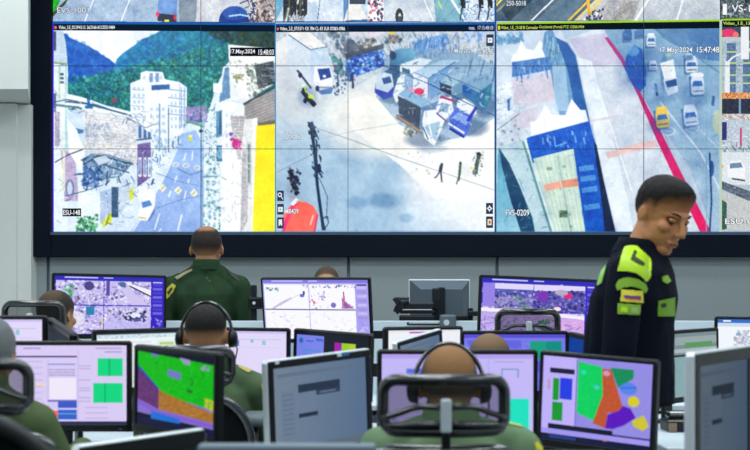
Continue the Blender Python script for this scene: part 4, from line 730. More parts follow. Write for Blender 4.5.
def feed(label, arr, u0, v0, u1, v1):
    W, H = (u1-u0)*k_, (v1-v0)*k_; c = px((u0+u1)/2, (v0+v1)/2, SD)
    return link_mesh('camera_feed', picture_mesh('camera_feed', arr, W, H), PIC, vw, vw_inv @ Matrix.Translation(c), label)
def sub(name, fo, poly, m, lift=.003):
    bm = bmesh.new(); vs = [bm.verts.new(px(u, v, SD)-Vector((0, lift, 0))) for u, v in poly]; ff = bm.faces.new(vs)
    r = bmesh.ops.extrude_face_region(bm, geom=[ff]); 
    for e in r['geom']:
        if isinstance(e, bmesh.types.BMVert): e.co.y += lift*.8
    return obj(name, bm, m, fo, fo.matrix_basis.inverted() @ vw_inv)
def caption(fo, s, u, v, w_, h, col=(244, 248, 252), outline=True, lift=.006, name='caption', plate=None):
    base = fo.matrix_basis.inverted() @ vw_inv
    if plate: sub('caption_plate', fo, plate, emat('plate_black', (14, 20, 32)), lift=.003)
    if outline and not plate: lettering('caption_outline', s, w_*k_, h*k_, emat('outline_dark', (30, 44, 66)), fo, base @ Matrix.Translation(px(u, v, SD)-Vector((0, lift-.002, 0))), off=.055)
    lettering(name, s, w_*k_, h*k_, emat('glow_%d_%d_%d' % col, col), fo, base @ Matrix.Translation(px(u, v, SD)-Vector((0, lift, 0))), off=.012)
NAVY = emat('title_navy', (14, 30, 52)); BLUE = emat('line_blue', (28, 96, 176)); LIME = emat('line_lime', (160, 214, 40)); CYAN = emat('line_cyan', (70, 150, 200)); BLACKN = emat('title_black', (12, 24, 36))
def icon(fo, u0, v0, u1, v1, shape):
    sub('icon_button', fo, [(u0, v0), (u1, v0), (u1, v1), (u0, v1)], emat('icon_slate', (44, 60, 84)), .003)
    cu, cv = (u0+u1)/2, (v0+v1)/2; Wm = emat('icon_white', (235, 242, 250)); lf = .005
    if shape == 'lens':
        sub('icon_mark', fo, [(cu-.6+2.2*math.cos(t*.785), cv-1+2.4*math.sin(t*.785)) for t in range(8)], Wm, lf); sub('icon_mark', fo, [(cu-.6+1.2*math.cos(t*.785), cv-1+1.3*math.sin(t*.785)) for t in range(8)], emat('icon_blue', (30, 60, 130)), lf+.002)
        sub('icon_mark', fo, [(cu+.6, cv+1), (cu+1.2, cv+.5), (cu+2.6, cv+3.4), (cu+1.9, cv+3.9)], Wm, lf)
    elif shape == 'square': sub('icon_mark', fo, [(cu-2.3, cv-2.3), (cu+2.3, cv-2.3), (cu+2.3, cv+2.6), (cu-2.3, cv+2.6)], Wm, lf); sub('icon_mark', fo, [(cu-.8, cv-.8), (cu+1, cv), (cu-.8, cv+1)], emat('icon_blue', (30, 60, 130)), lf+.002)
    elif shape == 'flag': sub('icon_mark', fo, [(cu-1.8, cv-3.4), (cu+1.6, cv-3.4), (cu+1.6, cv+3.4), (cu, cv+1.6), (cu-1.8, cv+3.4)], Wm, lf)
    elif shape == 'cross':
        for k in range(4):
            a = k*math.pi/2; ca, sa = math.cos(a), math.sin(a); sub('icon_mark', fo, [(cu+3*ca, cv+3.4*sa), (cu+1*ca-1.6*sa, cv+1*sa+1.6*ca), (cu+.6*ca+1.6*sa, cv+.6*sa-1.6*ca)], Wm, lf)
    else: sub('icon_mark', fo, [(cu-2, cv-3), (cu+2, cv-3), (cu+2, cv+3), (cu-2, cv+3)], emat('icon_cream', (230, 236, 200)), lf); sub('icon_mark', fo, [(cu-.8, cv-1.4), (cu+1, cv-1.4), (cu+1, cv+1.6), (cu-.8, cv+1.6)], emat('icon_red', (220, 60, 50)), lf+.002)
cA, cB, cC, cD, cT = pic_street(), pic_trucks(), pic_avenue(), pic_bridge(), pic_top()
def cut(c, u0, v0, u1, v1, f): 
    i0, i1, j0, j1 = [int(round(x)) for x in ((u0-c.x0)*c.S, (u1-c.x0)*c.S, (v0-c.y0)*c.S, (v1-c.y0)*c.S)]
    s = c.a[j0:j1, i0:i1]; h, w_ = s.shape[0]//f*f, s.shape[1]//f*f; return np.clip(s[:h, :w_].reshape(h//f, f, w_//f, f, 3).mean((1, 3)), 0, 255)/255
fA = feed('feed of a steep street between houses with green mountains', cut(cA, 54, 24, 275, 231, 2), 53, 22.5, 275, 232)
fB = feed('feed of parked trucks and a pale open road', cut(cB, 276, 25, 495, 231, 2), 275.4, 22.5, 495, 232)
fC = feed('feed of an avenue with a pink barrier and white tents', cut(cC, 497, 22, 720, 231, 2), 496.2, 21, 720, 232)
fD = feed('feed of a flyover beside a building', cut(cD, 722, 20, 942, 231, 1), 721, 19, 942, 232)
tA = feed('feed of motorway lanes with a pickup', cut(cT, 54, -98, 275, 21, 1), 53, -98, 275, 22)
tB = feed('feed of a busy pavement beside a road', cut(cT, 276, -98, 495, 22, 1), 275.4, -98, 495, 22)
tC = feed('feed of a dark road with yellow railings', cut(cT, 497, -98, 720, 21, 1), 496.2, -98, 720, 20.5)
tD = feed('feed of tangled dark street', cut(cT, 722, -98, 942, 20, 1), 721, -98, 942, 18.5)
sub('title_bar', fA, [(53, 24), (275, 25.2), (275, 31.6), (53, 30.4)], NAVY); sub('frame_line', fA, [(53, 21.6), (275, 22.8), (275, 25.2), (53, 24)], BLUE); sub('frame_line', fA, [(52.6, 22), (53.8, 22), (53.8, 232), (52.6, 232)], emat('line_violet', (70, 50, 220)), .004)
sub('title_bar', fB, [(275.4, 25.6), (495, 24.6), (495, 31.4), (275.4, 32.2)], NAVY); sub('frame_line', fB, [(275.4, 23.6), (495, 22.6), (495, 24.6), (275.4, 25.6)], BLUE); sub('frame_line', fB, [(274.9, 24), (276, 24), (276, 232), (274.9, 232)], CYAN, .004); sub('frame_line', fB, [(494.4, 0), (496.4, 0), (496.4, 232), (494.4, 232)], emat('line_steel', (44, 96, 160)), .004)
sub('title_bar', fC, [(497, 24.4), (720, 21.4), (720, 28.2), (497, 31)], BLACKN); sub('frame_line', fC, [(497, 22.6), (720, 19.4), (720, 21.4), (497, 24.4)], LIME); sub('frame_line', fC, [(719.4, 20), (721.8, 20), (721.8, 232), (719.4, 232)], emat('line_pale', (190, 210, 190)), .004)
sub('title_bar', fD, [(722, 20.6), (942, 18), (942, 25), (722, 27)], BLACKN); sub('frame_line', fD, [(722, 19), (942, 16.4), (942, 18), (722, 20.6)], LIME)
caption(fA, 'Video_3.E_03.29/43.13. 26CK68-ACCESO-0484', 59, 29.6, 56, 3.8, outline=False); sub('record_dot', fA, [(55.6+1.4*math.cos(t*.785), 27.6+1.6*math.sin(t*.785)) for t in range(8)], emat('dot_red', (230, 110, 110)), .005)
caption(fB, 'Video_2.E_07:5371 KR 784 CL 83 SUR 07083-0986', 280, 31, 65, 4, outline=False); sub('record_dot', fB, [(277.8+1.2*math.cos(t*.785), 29+1.5*math.sin(t*.785)) for t in range(8)], emat('dot_red', (230, 110, 110)), .005)
caption(fB, 'mes.  17:15:48:18', 469, 29.8, 24, 3.8, (200, 206, 250), outline=False)
caption(fC, 'Video_1.E_13-28 B Corredor', 501, 29.7, 37, 3.6, (214, 230, 90), outline=False); caption(fC, 'Occidental (Portal) PTZ 13208-0904', 539, 29.2, 45, 3.6, (206, 220, 80), outline=False); sub('record_dot', fC, [(498, 26), (500, 26), (500, 29.6), (498, 29.8)], emat('dot_yellow', (236, 220, 40)), .005)
caption(fD, 'Video_1.E_13-20 Av', 723, 25.4, 40, 3.6, (214, 230, 90), outline=False)
caption(fA, '17.May.2024', 230.6, 54.8, 24.5, 5.4, plate=[(230, 47.6), (275, 47.6), (275, 56.2), (230, 56.2)]); caption(fA, '15:48:03', 258.6, 54.8, 15.2, 5, plate=None, outline=False)
caption(fA, 'ESU-148', 63.4, 215, 16.8, 5, plate=[(62.6, 208.4), (81.2, 208.4), (81.2, 216.4), (62.6, 216.4)])
caption(fB, '17 May 2024', 449, 54.4, 24, 5.6, (224, 234, 244)); caption(fB, '15:47:48', 477.5, 54.4, 15.6, 5.6, (224, 234, 244)); caption(fB, 'Zona 12', 285.4, 139, 15.4, 5.8); caption(fB, 'MB429', 285.4, 213.6, 13, 4.6)
caption(fC, '17 May 2024', 659.6, 54, 32.5, 6.6); caption(fC, '15:47:48', 696.8, 52.6, 22, 5.6); caption(fC, 'FVS-0209', 505.6, 215.6, 23.6, 6)
caption(tA, 'EVS-1001', 57.4, 13.2, 31.5, 5.6, (222, 230, 240)); caption(tB, 'S 4305', 289, 21, 15, 5, (222, 230, 240)); caption(tC, '250-5018', 506.4, 5.8, 19.4, 4.8, (226, 234, 240)); caption(tD, 'VS-1048', 731.6, 12, 36, 7); caption(fD, 'ESU-0418', 725, 224, 44, 5.4)
for z, (u0, v0, u1, v1) in zip(('lens', 'square', 'flag'), ((277.2, 190.6, 283.8, 201), (277.2, 204, 283.8, 214.6), (277.2, 217.4, 283.8, 228.4))): icon(fB, u0, v0, u1, v1, z)
icon(fB, 486, 203, 493, 214, 'cross'); icon(fB, 486, 216.4, 493, 228, 'alert'); icon(fB, 486.4, 34.4, 493.6, 46, 'square')
bm = bmesh.new()
def seam(u0, v0, u1, v1):
    a, b = px(u0, v1, SD), px(u1, v0, SD); box(bm, a.x, b.x, SD-.009, SD-.0012, a.z, b.z)
for u in (201, 348, 495.6, 643.6, 791.8, 940): seam(u-.24, -98, u+.24, 232)
for v in (-17.5, 66, 149): seam(53, v-.22, 942, v+.22)
obj('panel_seam', bm, mat('seam_dark', (26, 44, 66), .6), vw, vw_inv)

# ---------------------------------------------------------------- consoles
def console(name, label, x0, x1, y0, y1, slat=None, feet=None, group=None, z=.745):
    t = thing(name, label, 'desk', ((x0+x1)/2, (y0+y1)/2, 0), group='white console desks'); I = Matrix.Translation((-(x0+x1)/2, -(y0+y1)/2, 0))
    obj('worktop', BX(x0, x1, y0, y1, z-.03, z, bev=.006), M_desk, t, I)
    n = max(2, int((x1-x0)/1.6)+1)
    for k in range(n):
        x = x0+.03+(x1-x0-.1)*k/(n-1); obj('side_panel', BX(x, x+.035, y0+.12, y1-.03, 0, z-.03), M_slat, t, I)
    if slat:
        zt = slat; bm = bmesh.new(); box(bm, x0, x1, y1+.03, y1+.06, 0, zt)
        obj('slat_backing', bm, M_dark, t, I)
        bm = bmesh.new(); zz = zt; first = True
        while zz > .2:
            hh = .055 if first else .135; box(bm, x0, x1, y1, y1+.032, zz-hh, zz, bev=.004); zz -= hh+.075*(.6 if first else 1); first = False
        obj('slat_panel', bm, M_slat, t, I)
    return t
console('console_desk', 'long white console desk with slatted back rail under the raised monitors', -2.6, 2.7, 5.50, 6.06, slat=1.150)
console('console_desk', 'white console desk in the middle row holding the lilac and white monitors', -2.3, .80, 4.22, 4.76)
console('console_desk', 'white desk at right beside the standing officer with a black desk phone on it', 1.06, 2.4, 4.0, 5.1)
console('console_desk', 'white desk at left under the monitor with two green blocks', -2.3, -.93, 3.32, 4.17)
console('console_desk', 'white front desk under the angled land map monitor', -.84, -.04, 2.95, 3.50)
console('console_desk', 'white front desk under the monitor with the zone map', 0.0, .80, 3.24, 3.63)
console('console_desk', 'near desk at bottom edge holding the silver-rimmed monitor cut off by the frame', -.66, -.30, 2.34, 2.78, z=.60)
console('console_desk', 'near desk at lower right holding the large dim monitor', .70, 1.6, 2.45, 3.08, z=.72)
console('console_desk', 'rear white desk behind the slatted rail carrying a monitor seen from behind', .10, 1.8, 6.45, 6.95)
# low divider in front
t = thing('desk_divider', 'dark low desk divider along the bottom edge with a grey top rail', 'divider', (.05, 2.0, 0))
z0 = px(0, 449.2, 2.0).z; I = Matrix.Translation((-.05, -2.0, 0))
obj('divider_panel', BX(-.32, .42, 1.985, 2.015, .0, z0-.004, bev=.003), M_dark, t, I); obj('top_rail', BX(-.32, .0, 1.98, 2.02, z0-.004, z0+.009, bev=.003), mat('grey_rail', (112, 128, 140), .5), t, I)

# ---------------------------------------------------------------- monitors
def monitor(label, X, Y, Z, yaw, pitch, roll, W, H, arr, style='black', zdesk=.745, group=None, extra=None, base='stand', bez=.015, back=False):
    t = thing('monitor', label, 'monitor', (X, Y, zdesk), math.radians(yaw), group or 'monitors on the console desks')
    R = Matrix.Translation((0, 0, Z-zdesk)) @ Matrix.Rotation(math.radians(pitch), 4, 'X') @ Matrix.Rotation(math.radians(roll), 4, 'Y')
    th = .022 if style == 'black' else .02
    mc = M_black if style == 'black' else M_silver
    # casing: shallow tray with a recessed front and a bulged back
    bm = bmesh.new()
    def ring(w_, h_, y, r=.008):
        return [bm.verts.new(v) for v in [Vector((sx*(w_/2-(r if k in a else 0)), y, sz*(h_/2-(r if k not in a else 0)))) for sx, sz, a in ((1, 1, (1,)), (-1, 1, (0,)), (-1, -1, (1,)), (1, -1, (0,))) for k in (0, 1)]]
    R_ = [ring(W-2*bez*.35, H-2*bez*.35, .006), ring(W-2*bez*.35, H-2*bez*.35, -.001), ring(W-.004, H-.004, -.001), ring(W, H, .003), ring(W, H, th), ring(W*.9, H*.86, th+.012), ring(W*.62, H*.6, th+.03)]
    for a, b in zip(R_, R_[1:]):
        for k in range(8): bm.faces.new((a[k], a[(k+1) % 8], b[(k+1) % 8], b[k]))
    bm.faces.new(R_[0]); bm.faces.new(R_[-1][::-1])
    obj('casing', bm, mc, t, R, label='silver-edged casing' if style != 'black' else None)
    # bezel frame
    bm = bmesh.new(); b2 = bez+.004
    for x0, x1, z0, z1 in ((-W/2+.004, W/2-.004, H/2-bez, H/2-.004), (-W/2+.004, W/2-.004, -H/2+.004, -H/2+b2+.006), (-W/2+.004, -W/2+bez, -H/2+bez, H/2-bez), (W/2-bez, W/2-.004, -H/2+bez, H/2-bez)):
        box(bm, x0, x1, -.004, .002, z0, z1, bev=.0015, seg=1)
    bz_ = obj('bezel', bm, M_black, t, R)
    if arr is not None:
        w2, h2 = W-2*bez, H-bez-b2-.006
        link_mesh('screen', picture_mesh('screen', arr, w2, h2), PIC, t, R @ Matrix.Translation((0, .0005, (b2+.006-bez)/2)))
    zc = Z-zdesk; back_y = th+.03
    bm = bmesh.new(); box(bm, -.03, .03, back_y+.015, back_y+.035, .01, zc+.05, bev=.006); box(bm, -.045, .045, back_y-.02, back_y+.02, zc-.045, zc+.045, bev=.006); obj('stand_neck', bm, M_dark, t)
    bm = bmesh.new(); box(bm, -.10, .10, back_y-.12, back_y+.03, 0, .012, bev=.005); obj('stand_base', bm, M_dark, t)
    if extra: extra(bz_, Matrix.Identity(4), W, H)
    obj('power_button', BX(W/2-.04, W/2-.03, -.0055, -.004, -H/2+.008, -H/2+.012), mat('dull_grey', (90, 100, 108), .5), bz_)
    return t
def A(c, f=3): return c.small(f)
cctvA, cctvB, cctvC = pic_cctv(3, 0), pic_cctv(4, 0, True), pic_cctv(5, 1)
monitor('upper left monitor with a violet four-way camera grid beside the standing man', -1.403, 5.829, 1.233, 24.0, -2.0, 1.1, 0.602, 0.344, A(cctvA, 2))
monitor('raised centre monitor with a bright washed-out camera view below a balding head', -0.309, 5.748, 1.212, -18.0, 9.0, 0.2, 0.61, 0.35, A(cctvB, 2), bez=.012)
monitor('raised right monitor with a blue and purple street grid behind an empty chair', 0.86, 5.728, 1.201, 2.1, -2.9, 2.4, 0.648, 0.373, A(cctvC, 2))
monitor('left monitor with a lilac form and two green blocks', -1.082, 3.753, .991, 0, 0, 0, .499, .310, A(pic_table_green(), 2))
monitor('monitor with a white spreadsheet left of the headset operator', -0.951, 4.56, 1.028, 30.0, -1.0, -0.6, 0.436, 0.266, A(pic_list('white')), 'black')
monitor('monitor with a pale lilac form right of the headset operator', -0.562, 4.579, 1.036, -6.0, 0.0, 0.5, 0.42, 0.256, A(pic_list('lilac'), 2))
def sticker(t, R, W, H):
    obj('sticker', BX(.065, .082, -.0065, -.004, H/2-.013, H/2-.003), mat('sticker_white', (220, 240, 250), .5), t, R); obj('sticker', BX(.084, .115, -.0065, -.004, H/2-.013, H/2-.003), mat('sticker_blue', (50, 120, 180), .5), t, R)
    obj('power_light', BX(-W/2+.03, -W/2+.045, -.0065, -.004, H/2-.012, H/2-.005, bev=.001), mat('sticker_white', (220, 240, 250), .5), t, R)
def mk(label, uL, vL, DL, uR, vR, DR, H, arr, pitch=0, **k):
    a, b = px(uL, vL, DL), px(uR, vR, DR); d = b-a; W = d.length; yaw = math.degrees(math.atan2(d.y, d.x)); roll = -math.degrees(math.asin(d.z/W)); c = (a+b)/2
    cz = c.z-H/2*math.cos(math.radians(pitch))
    return monitor(label, c.x, c.y, cz, yaw, pitch, roll, W, H, arr, **k)
mk('dark monitor with a blue panel and magenta and lime blocks', 293.0, 328.0, 4.617, 370.0, 334.0, 4.35, 0.277, A(pic_panel(), 2))
mk('angled monitor with a green land map over brown', 134.0, 344.0, 3.312, 217.5, 352.5, 3.007, 0.261, A(pic_map_green(), 2))
mk('dim grey monitor with a silver rim and a blue sticker on top', 268.0, 361.0, 3.116, 372.0, 348.0, 3.439, 0.318, A(pic_dim(), 2), style='silver', bez=.025, extra=sticker)
monitor('monitor with lilac windows behind the front chair headrest', .265, 3.53, .978, 1.4, 0, .2, .517, .301, A(pic_list('lilac2'), 2))
mk('front monitor with a zone map of green, orange and purple', 538, 350, 3.50, 656, 360, 3.27, .305, A(pic_map_zones(), 2))
mk('small monitor with a white page and a thin magenta line', 385.0, 327.0, 4.503, 463.0, 326.0, 4.694, 0.258, A(pic_list('form')))
mk('small slanted dim monitor in front of the white page', 399.0, 341.5, 4.198, 444.0, 328.0, 4.446, 0.258, A(pic_dim(53)), style='silver', bez=.02)
monitor('blue and violet monitor with a teal block behind two heads', 0.572, 4.503, 1.018, 2.0, 0.0, 0.1, 0.446, 0.27, A(pic_list('blue')))
mk('narrow turned monitor with a dark blue screen beside the standing officer', 566.5, 331.5, 4.675, 601.0, 339.0, 4.407, 0.267, A(pic_dark_blue()), zdesk=.745)
monitor('small lilac monitor at the left edge below a chair headrest', -1.425, 4.085, 1.097, 0.0, 0.0, 0.0, 0.408, 0.257, A(pic_list('lilac')))
mk('turned dark monitor with a silver side edge by the left chair', 46.0, 317.0, 4.161, 70.0, 333.0, 3.819, 0.257, A(pic_dim(54, dark=.45)), style='black', bez=.02)
mk('black-framed monitor with a grey-green screen beside the officer', 640, 333, 4.62, 719, 327.5, 4.92, .315, A(pic_sheet()))
monitor('bright monitor at the right edge with a blue title bar', 1.985, 5.64, 1.04, -10, 0, .5, .47, .285, A(pic_window(), 2))
monitor('pinkish monitor peeping in at the far right edge', 1.855, 4.72, .990, 3, 0, 0, .44, .29, A(pic_pink()))
mk('large dim silver-rimmed monitor at the right foreground', 694, 353, 2.60, 752, 345, 2.93, .33, A(pic_dim(55, dark=.74), 2), style='silver', bez=.034, zdesk=.72)
mk('near silver-rimmed monitor cut off by the bottom edge', 77, 446, 2.36, 206, 428, 2.66, .29, A(pic_dim(56, dark=.4)), style='silver', bez=.045, zdesk=.60)

# monitor seen from behind
t = thing('monitor', 'monitor seen from behind with a pale rim standing beyond the slatted rail', 'monitor', (.386, 6.60, .745), math.radians(180+8)); zc = 1.247-.745; W, H = .375, .275
bm = bmesh.new(); box(bm, -W/2, W/2, -.012, .008, zc-H/2, zc+H/2, bev=.006); obj('rim', bm, M_silver, t)
bm = bmesh.new(); I8 = lambda w_, h0, h1, y: [bm.verts.new((x, y, z)) for x, z in ((-w_/2, h0), (w_/2, h0), (w_/2, h1), (-w_/2, h1))]
q = [I8(W-.012, zc-H/2+.006, zc+H/2-.006, .006), I8(W-.02, zc-H/2+.008, zc+H/2-.008, .02), I8(W*.70, zc-H*.38, zc+H*.30, .06), I8(W*.68, zc-H*.36, zc+H*.28, .066)]
for a, b in zip(q, q[1:]):
    for k in range(4): bm.faces.new((a[k], a[(k+1) % 4], b[(k+1) % 4], b[k]))
bm.faces.new(q[0]); bm.faces.new(q[-1]); obj('back_shell', bm, mat('slate_plastic', (84, 98, 110), .45), t)
link_mesh('screen', picture_mesh('screen', A(pic_list('white'), 3), W-.03, H-.03), PIC, t, Matrix.Translation((0, -.0135, zc)))
bm = bmesh.new(); box(bm, -.02, .02, .055, .085, 0, zc+.09, bev=.006); box(bm, -.1, .1, -.06, .1, 0, .012, bev=.005); obj('stand', bm, M_dark, t)
# double monitor arm behind the rail
def P_(u, v, D=6.2): return px(u, v, D)
t = thing('monitor_mount', 'black folded monitor arm with an empty bracket behind the slatted rail', 'monitor mount', (P_(436, 300).x, 6.2, 0)); I = Matrix.Translation((-t.location.x, -6.2, 0))
bm = bmesh.new(); a, b = P_(432, 322), P_(439, 288); box(bm, a.x, b.x, 6.18, 6.22, 0, b.z, bev=.008); obj('pole', bm, M_dark, t, I)
def slab(nm, u0, v0, u1, v1, D0, D1, m, bev=.008):
    a, b = P_(u0, v1), P_(u1, v0); obj(nm, BX(a.x, b.x, D0, D1, a.z, b.z, bev=bev), m, t, I)
slab('arm_segment', 400, 302.4, 434, 308.8, 6.13, 6.18, M_dark); slab('arm_segment', 399.5, 309.6, 434, 313.4, 6.12, 6.18, M_black); slab('arm_segment', 399, 315, 434, 321, 6.13, 6.18, M_dark); slab('arm_rail', 406, 321.3, 440, 324.5, 6.05, 6.10, M_dark); slab('arm_segment', 438, 315, 470, 321, 6.2, 6.24, M_dark)
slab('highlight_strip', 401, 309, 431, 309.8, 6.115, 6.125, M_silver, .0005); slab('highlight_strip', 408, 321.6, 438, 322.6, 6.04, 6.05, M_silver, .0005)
bm = bmesh.new(); tube(bm, [P_(397, 298, 6.12), P_(401, 302.5, 6.12), P_(409, 301, 6.12)], .012); tube(bm, [P_(401, 302.5, 6.12), P_(401.5, 308, 6.12), P_(396, 313, 6.12)], .012); tube(bm, [P_(394, 298, 6.12), P_(398, 304, 6.12), P_(395, 312, 6.12)], .012); cyl(bm, P_(395, 298.6, 6.12), P_(409, 298.6, 6.12), .008); obj('mounting_bracket', bm, M_dark, t, I)
for q_ in ((439, 305, 6.15, 6.23, .028), (398, 308, 6.10, 6.15, .02)):
    bm = bmesh.new(); cyl(bm, P_(q_[0], q_[1], q_[2]), P_(q_[0], q_[1], q_[3]), q_[4]); obj('hinge', bm, M_black, t, I)
bm = bmesh.new(); a, b = P_(438, 327), P_(454, 314); box(bm, a.x, b.x, 6.02, 6.06, a.z, b.z, bev=.012); obj('clamp_block', bm, mat('clamp_grey', (92, 104, 114), .4), t, I)
bm = bmesh.new(); cyl(bm, P_(446.5, 322.5, 6.0), P_(446.5, 322.5, 6.03), .016); obj('knob', bm, M_silver, t, I)
def short_arm(label, u0, u1, vt, D):
    t = thing('monitor_mount', label, 'monitor mount', (px((u0+u1)/2, 0, D).x, D, 0)); I = Matrix.Translation((-t.location.x, -D, 0)); a, b = px(u0, 322, D), px(u1, vt, D); m_ = (a.x+b.x)/2
    obj('pole', BX(m_-.012, m_+.018, D-.02, D+.02, 0, b.z, bev=.004), M_dark, t, I)
    obj('hinge', BX(a.x-.01, b.x+.04, D-.06, D-.01, px(0, 309, D).z, px(0, 297, D).z, bev=.01), M_black, t, I); bm = bmesh.new(); cyl(bm, px(u0+3, 303, D-.065), px(u0+3, 303, D-.055), .009); obj('bolt', bm, M_silver, t, I)
short_arm('black monitor arm post beside the left edge of the washed-out monitor', 251, 256, 285, 6.15)
t = thing('monitor_mount', 'short dark arm between the rear monitor and the purple street monitor', 'monitor mount', (px(476, 0, 6.15).x, 6.15, 0)); I = Matrix.Translation((-t.location.x, -6.15, 0)); a, b = px(468, 316, 6.15), px(484, 311, 6.15)
obj('arm_segment', BX(a.x, b.x, 6.13, 6.16, a.z, b.z, bev=.006), M_dark, t, I); obj('pole', BX(a.x, a.x+.03, 6.16, 6.19, 0, px(0, 308, 6.15).z, bev=.004), M_dark, t, I)
# phone on the right desk
t = thing('desk_phone', 'black desk phone with a brown side on the white desk below the grey-green screen', 'phone', (1.238, 4.50, .745)); 
obj('body', BX(-.055, .055, -.06, .07, 0, .046, bev=.006), M_black, t); obj('side_plate', BX(-.054, -.02, -.064, -.058, .002, .038, bev=.001), mat('brown_plate', (132, 112, 96), .5), t); obj('handset', BX(-.05, .06, -.035, .02, .05, .08, bev=.012), M_gloss, t); obj('trim_strip', BX(-.055, .055, -.065, -.06, .044, .049), mat('tan_strip', (160, 150, 130), .4), t)
bm = bmesh.new(); cyl(bm, (.022, -.068, .028), (.022, -.058, .028), .010); obj('dial_knob', bm, mat('pale_knob', (215, 220, 220), .3), t)
# ---------------------------------------------------------------- office chairs
M_mesh = mat('chair_mesh_fabric', (26, 32, 38), .8, alpha=.64)
M_cloth = mat('black_seat_fabric', (12, 15, 19), .7, spec=.3, bump=.4, bscale=500)
M_pad = mat('grey_armrest_pad', (96, 108, 112), .55)
def chair(label, x, y, yaw, hz=1.045, hw=.305, hh=.14, bz=.93, bw=.46, arm=.655, armmat=None, headrest=True, round_back=False, ax=.285, ay=(-.16, .12)):
    t = thing('office_chair', label, 'chair', (x, y, 0), math.radians(yaw), 'office chairs at the consoles'); yb = -.25
    if headrest:
        bm = bmesh.new(); tube(bm, rrect(hw-.03, hh-.02, .035, y=yb, cz=hz, bow=.035), .0145, 10, closed=True, flat=1.2); hf = obj('headrest_frame', bm, M_gloss, t, smooth=True)
        bm = bmesh.new(); n = 12; rows = []
        for j in range(5):
            z = hz+(hh-.03)*(j/4-.5); rows.append([bm.verts.new((hw*.46*(2*i/n-1), yb+.035*(2*i/n-1)**2+.004, z)) for i in range(n+1)])
        for a, b in zip(rows, rows[1:]):
            for i in range(n): bm.faces.new((a[i], a[i+1], b[i+1], b[i]))
        bmesh.ops.solidify(bm, geom=bm.faces[:], thickness=.003); obj('headrest_mesh', bm, M_mesh, hf)
        for s in (-1, 1):
            bm = bmesh.new(); tube(bm, [(s*(.012+(hw*.46-.012)*k/8), yb-.012+.035*(k/8)**2, hz-.004-.012*math.cos(k/8*3.1)*-1-.012*abs(k/8-.45)*2) for k in range(9)], .0075, 8, flat=1.3); obj('headrest_rib', bm, M_gloss, hf, smooth=True)
            bm = bmesh.new(); tube(bm, [(s*(.012+(hw*.44-.012)*k/8), yb-.012+.035*(k/8)**2, hz-.042-.006*(k/8)) for k in range(9)], .0085, 8, flat=1.3); obj('headrest_rib', bm, M_gloss, hf, smooth=True)
        obj('headrest_bracket', BX(-.013, .013, yb-.034, yb-.012, hz-.062, hz+.02, bev=.006), mat('grey_bracket', (196, 204, 210), .35), hf)
        obj('headrest_post', BX(-.011, .011, yb-.03, yb-.014, bz-.12, hz-.055, bev=.004), M_black, t)
    # backrest
    bh = bz-.53
    bm = bmesh.new(); P = rrect(bw-.03, bh, .10 if not round_back else .17, n=7, y=yb, cz=.53+bh/2, bow=.06)
    for p in P: p.y += .05*((p.z-.53)/bh-.4)**2-.01
    tube(bm, P, .016, 10, closed=True, flat=1.3); bf = obj('backrest_frame', bm, M_gloss if headrest else M_black, t, smooth=True)
    bm = bmesh.new(); n = 14; rows = []
    for j in range(11):
        tt = j/10; z = .53+bh*tt; r = .10 if not round_back else .17; e = min(tt, 1-tt)*bh; cut_ = (r-math.sqrt(max(0, r*r-(r-e)**2))) if e < r else 0; ww = bw/2-.02-cut_
        rows.append([bm.verts.new((ww*(2*i/n-1), yb+.06*((2*i/n-1)*ww/(bw/2))**2+.05*(tt-.4)**2-.006, z)) for i in range(n+1)])
    for a, b in zip(rows, rows[1:]):
        for i in range(n): bm.faces.new((a[i], a[i+1], b[i+1], b[i]))
    bmesh.ops.solidify(bm, geom=bm.faces[:], thickness=.02 if round_back else .006); obj('backrest_mesh', bm, M_cloth if round_back else mat('back_mesh_fabric', (22, 27, 33), .8, alpha=.85), bf)
    bm = bmesh.new(); tube(bm, [(0, yb-.03, bz-.08), (0, yb-.05, .70), (0, yb-.03, .5), (0, -.08, .41)], [.016, .02, .024, .024], 10, flat=.8); obj('back_support', bm, M_black, t, smooth=True)
    bm = bmesh.new(); box(bm, -.235, .235, -.21, .25, .435, .49, bev=.024, seg=3); obj('seat', bm, M_cloth, t, smooth=True)
    for s in (-1, 1):
        bm = bmesh.new(); tube(bm, [(s*(ax-.065), -.02, .43), (s*(ax-.01), -.02, .44), (s*ax, -.03, .52), (s*ax, -.03, arm-.02)], .014, 8); ap = obj('armrest_post', bm, M_black, t, smooth=True)
        bm = bmesh.new(); box(bm, s*ax-.042, s*ax+.042, ay[0], ay[1], arm-.02, arm+.018, bev=.016, seg=3); obj('armrest_pad', bm, armmat or M_black, ap, smooth=True)
    bm = bmesh.new(); cyl(bm, (0, 0, .10), (0, 0, .43), .026, .02); box(bm, -.1, .1, -.1, .1, .40, .436, bev=.01); obj('gas_column', bm, M_dark, t)
    bm = bmesh.new()
    for k in range(5):
        a = math.radians(72*k+18); tube(bm, [(.02*math.cos(a), .02*math.sin(a), .11), (.15*math.cos(a), .15*math.sin(a), .10), (.29*math.cos(a), .29*math.sin(a), .075)], [.026, .02, .014], 8)
    sb_ = obj('star_base', bm, M_black, t)
    for k in range(5):
        a = math.radians(72*k+18); c, s = math.cos(a), math.sin(a); bm = bmesh.new(); cyl(bm, (.29*c-.018*s, .29*s+.018*c, .03), (.29*c+.018*s, .29*s-.018*c, .03), .03); obj('caster', bm, M_black, sb_)
    return t
chair('black mesh chair in front with a ribbed headrest hiding the headset operator', .160, 2.90, 2, hz=1.040, hw=.328, hh=.145)
chair('black mesh chair with a ribbed headrest at the left edge before the grey-haired man', -1.02, 2.96, 4, hz=1.078, hw=.305, hh=.135, bz=.955)
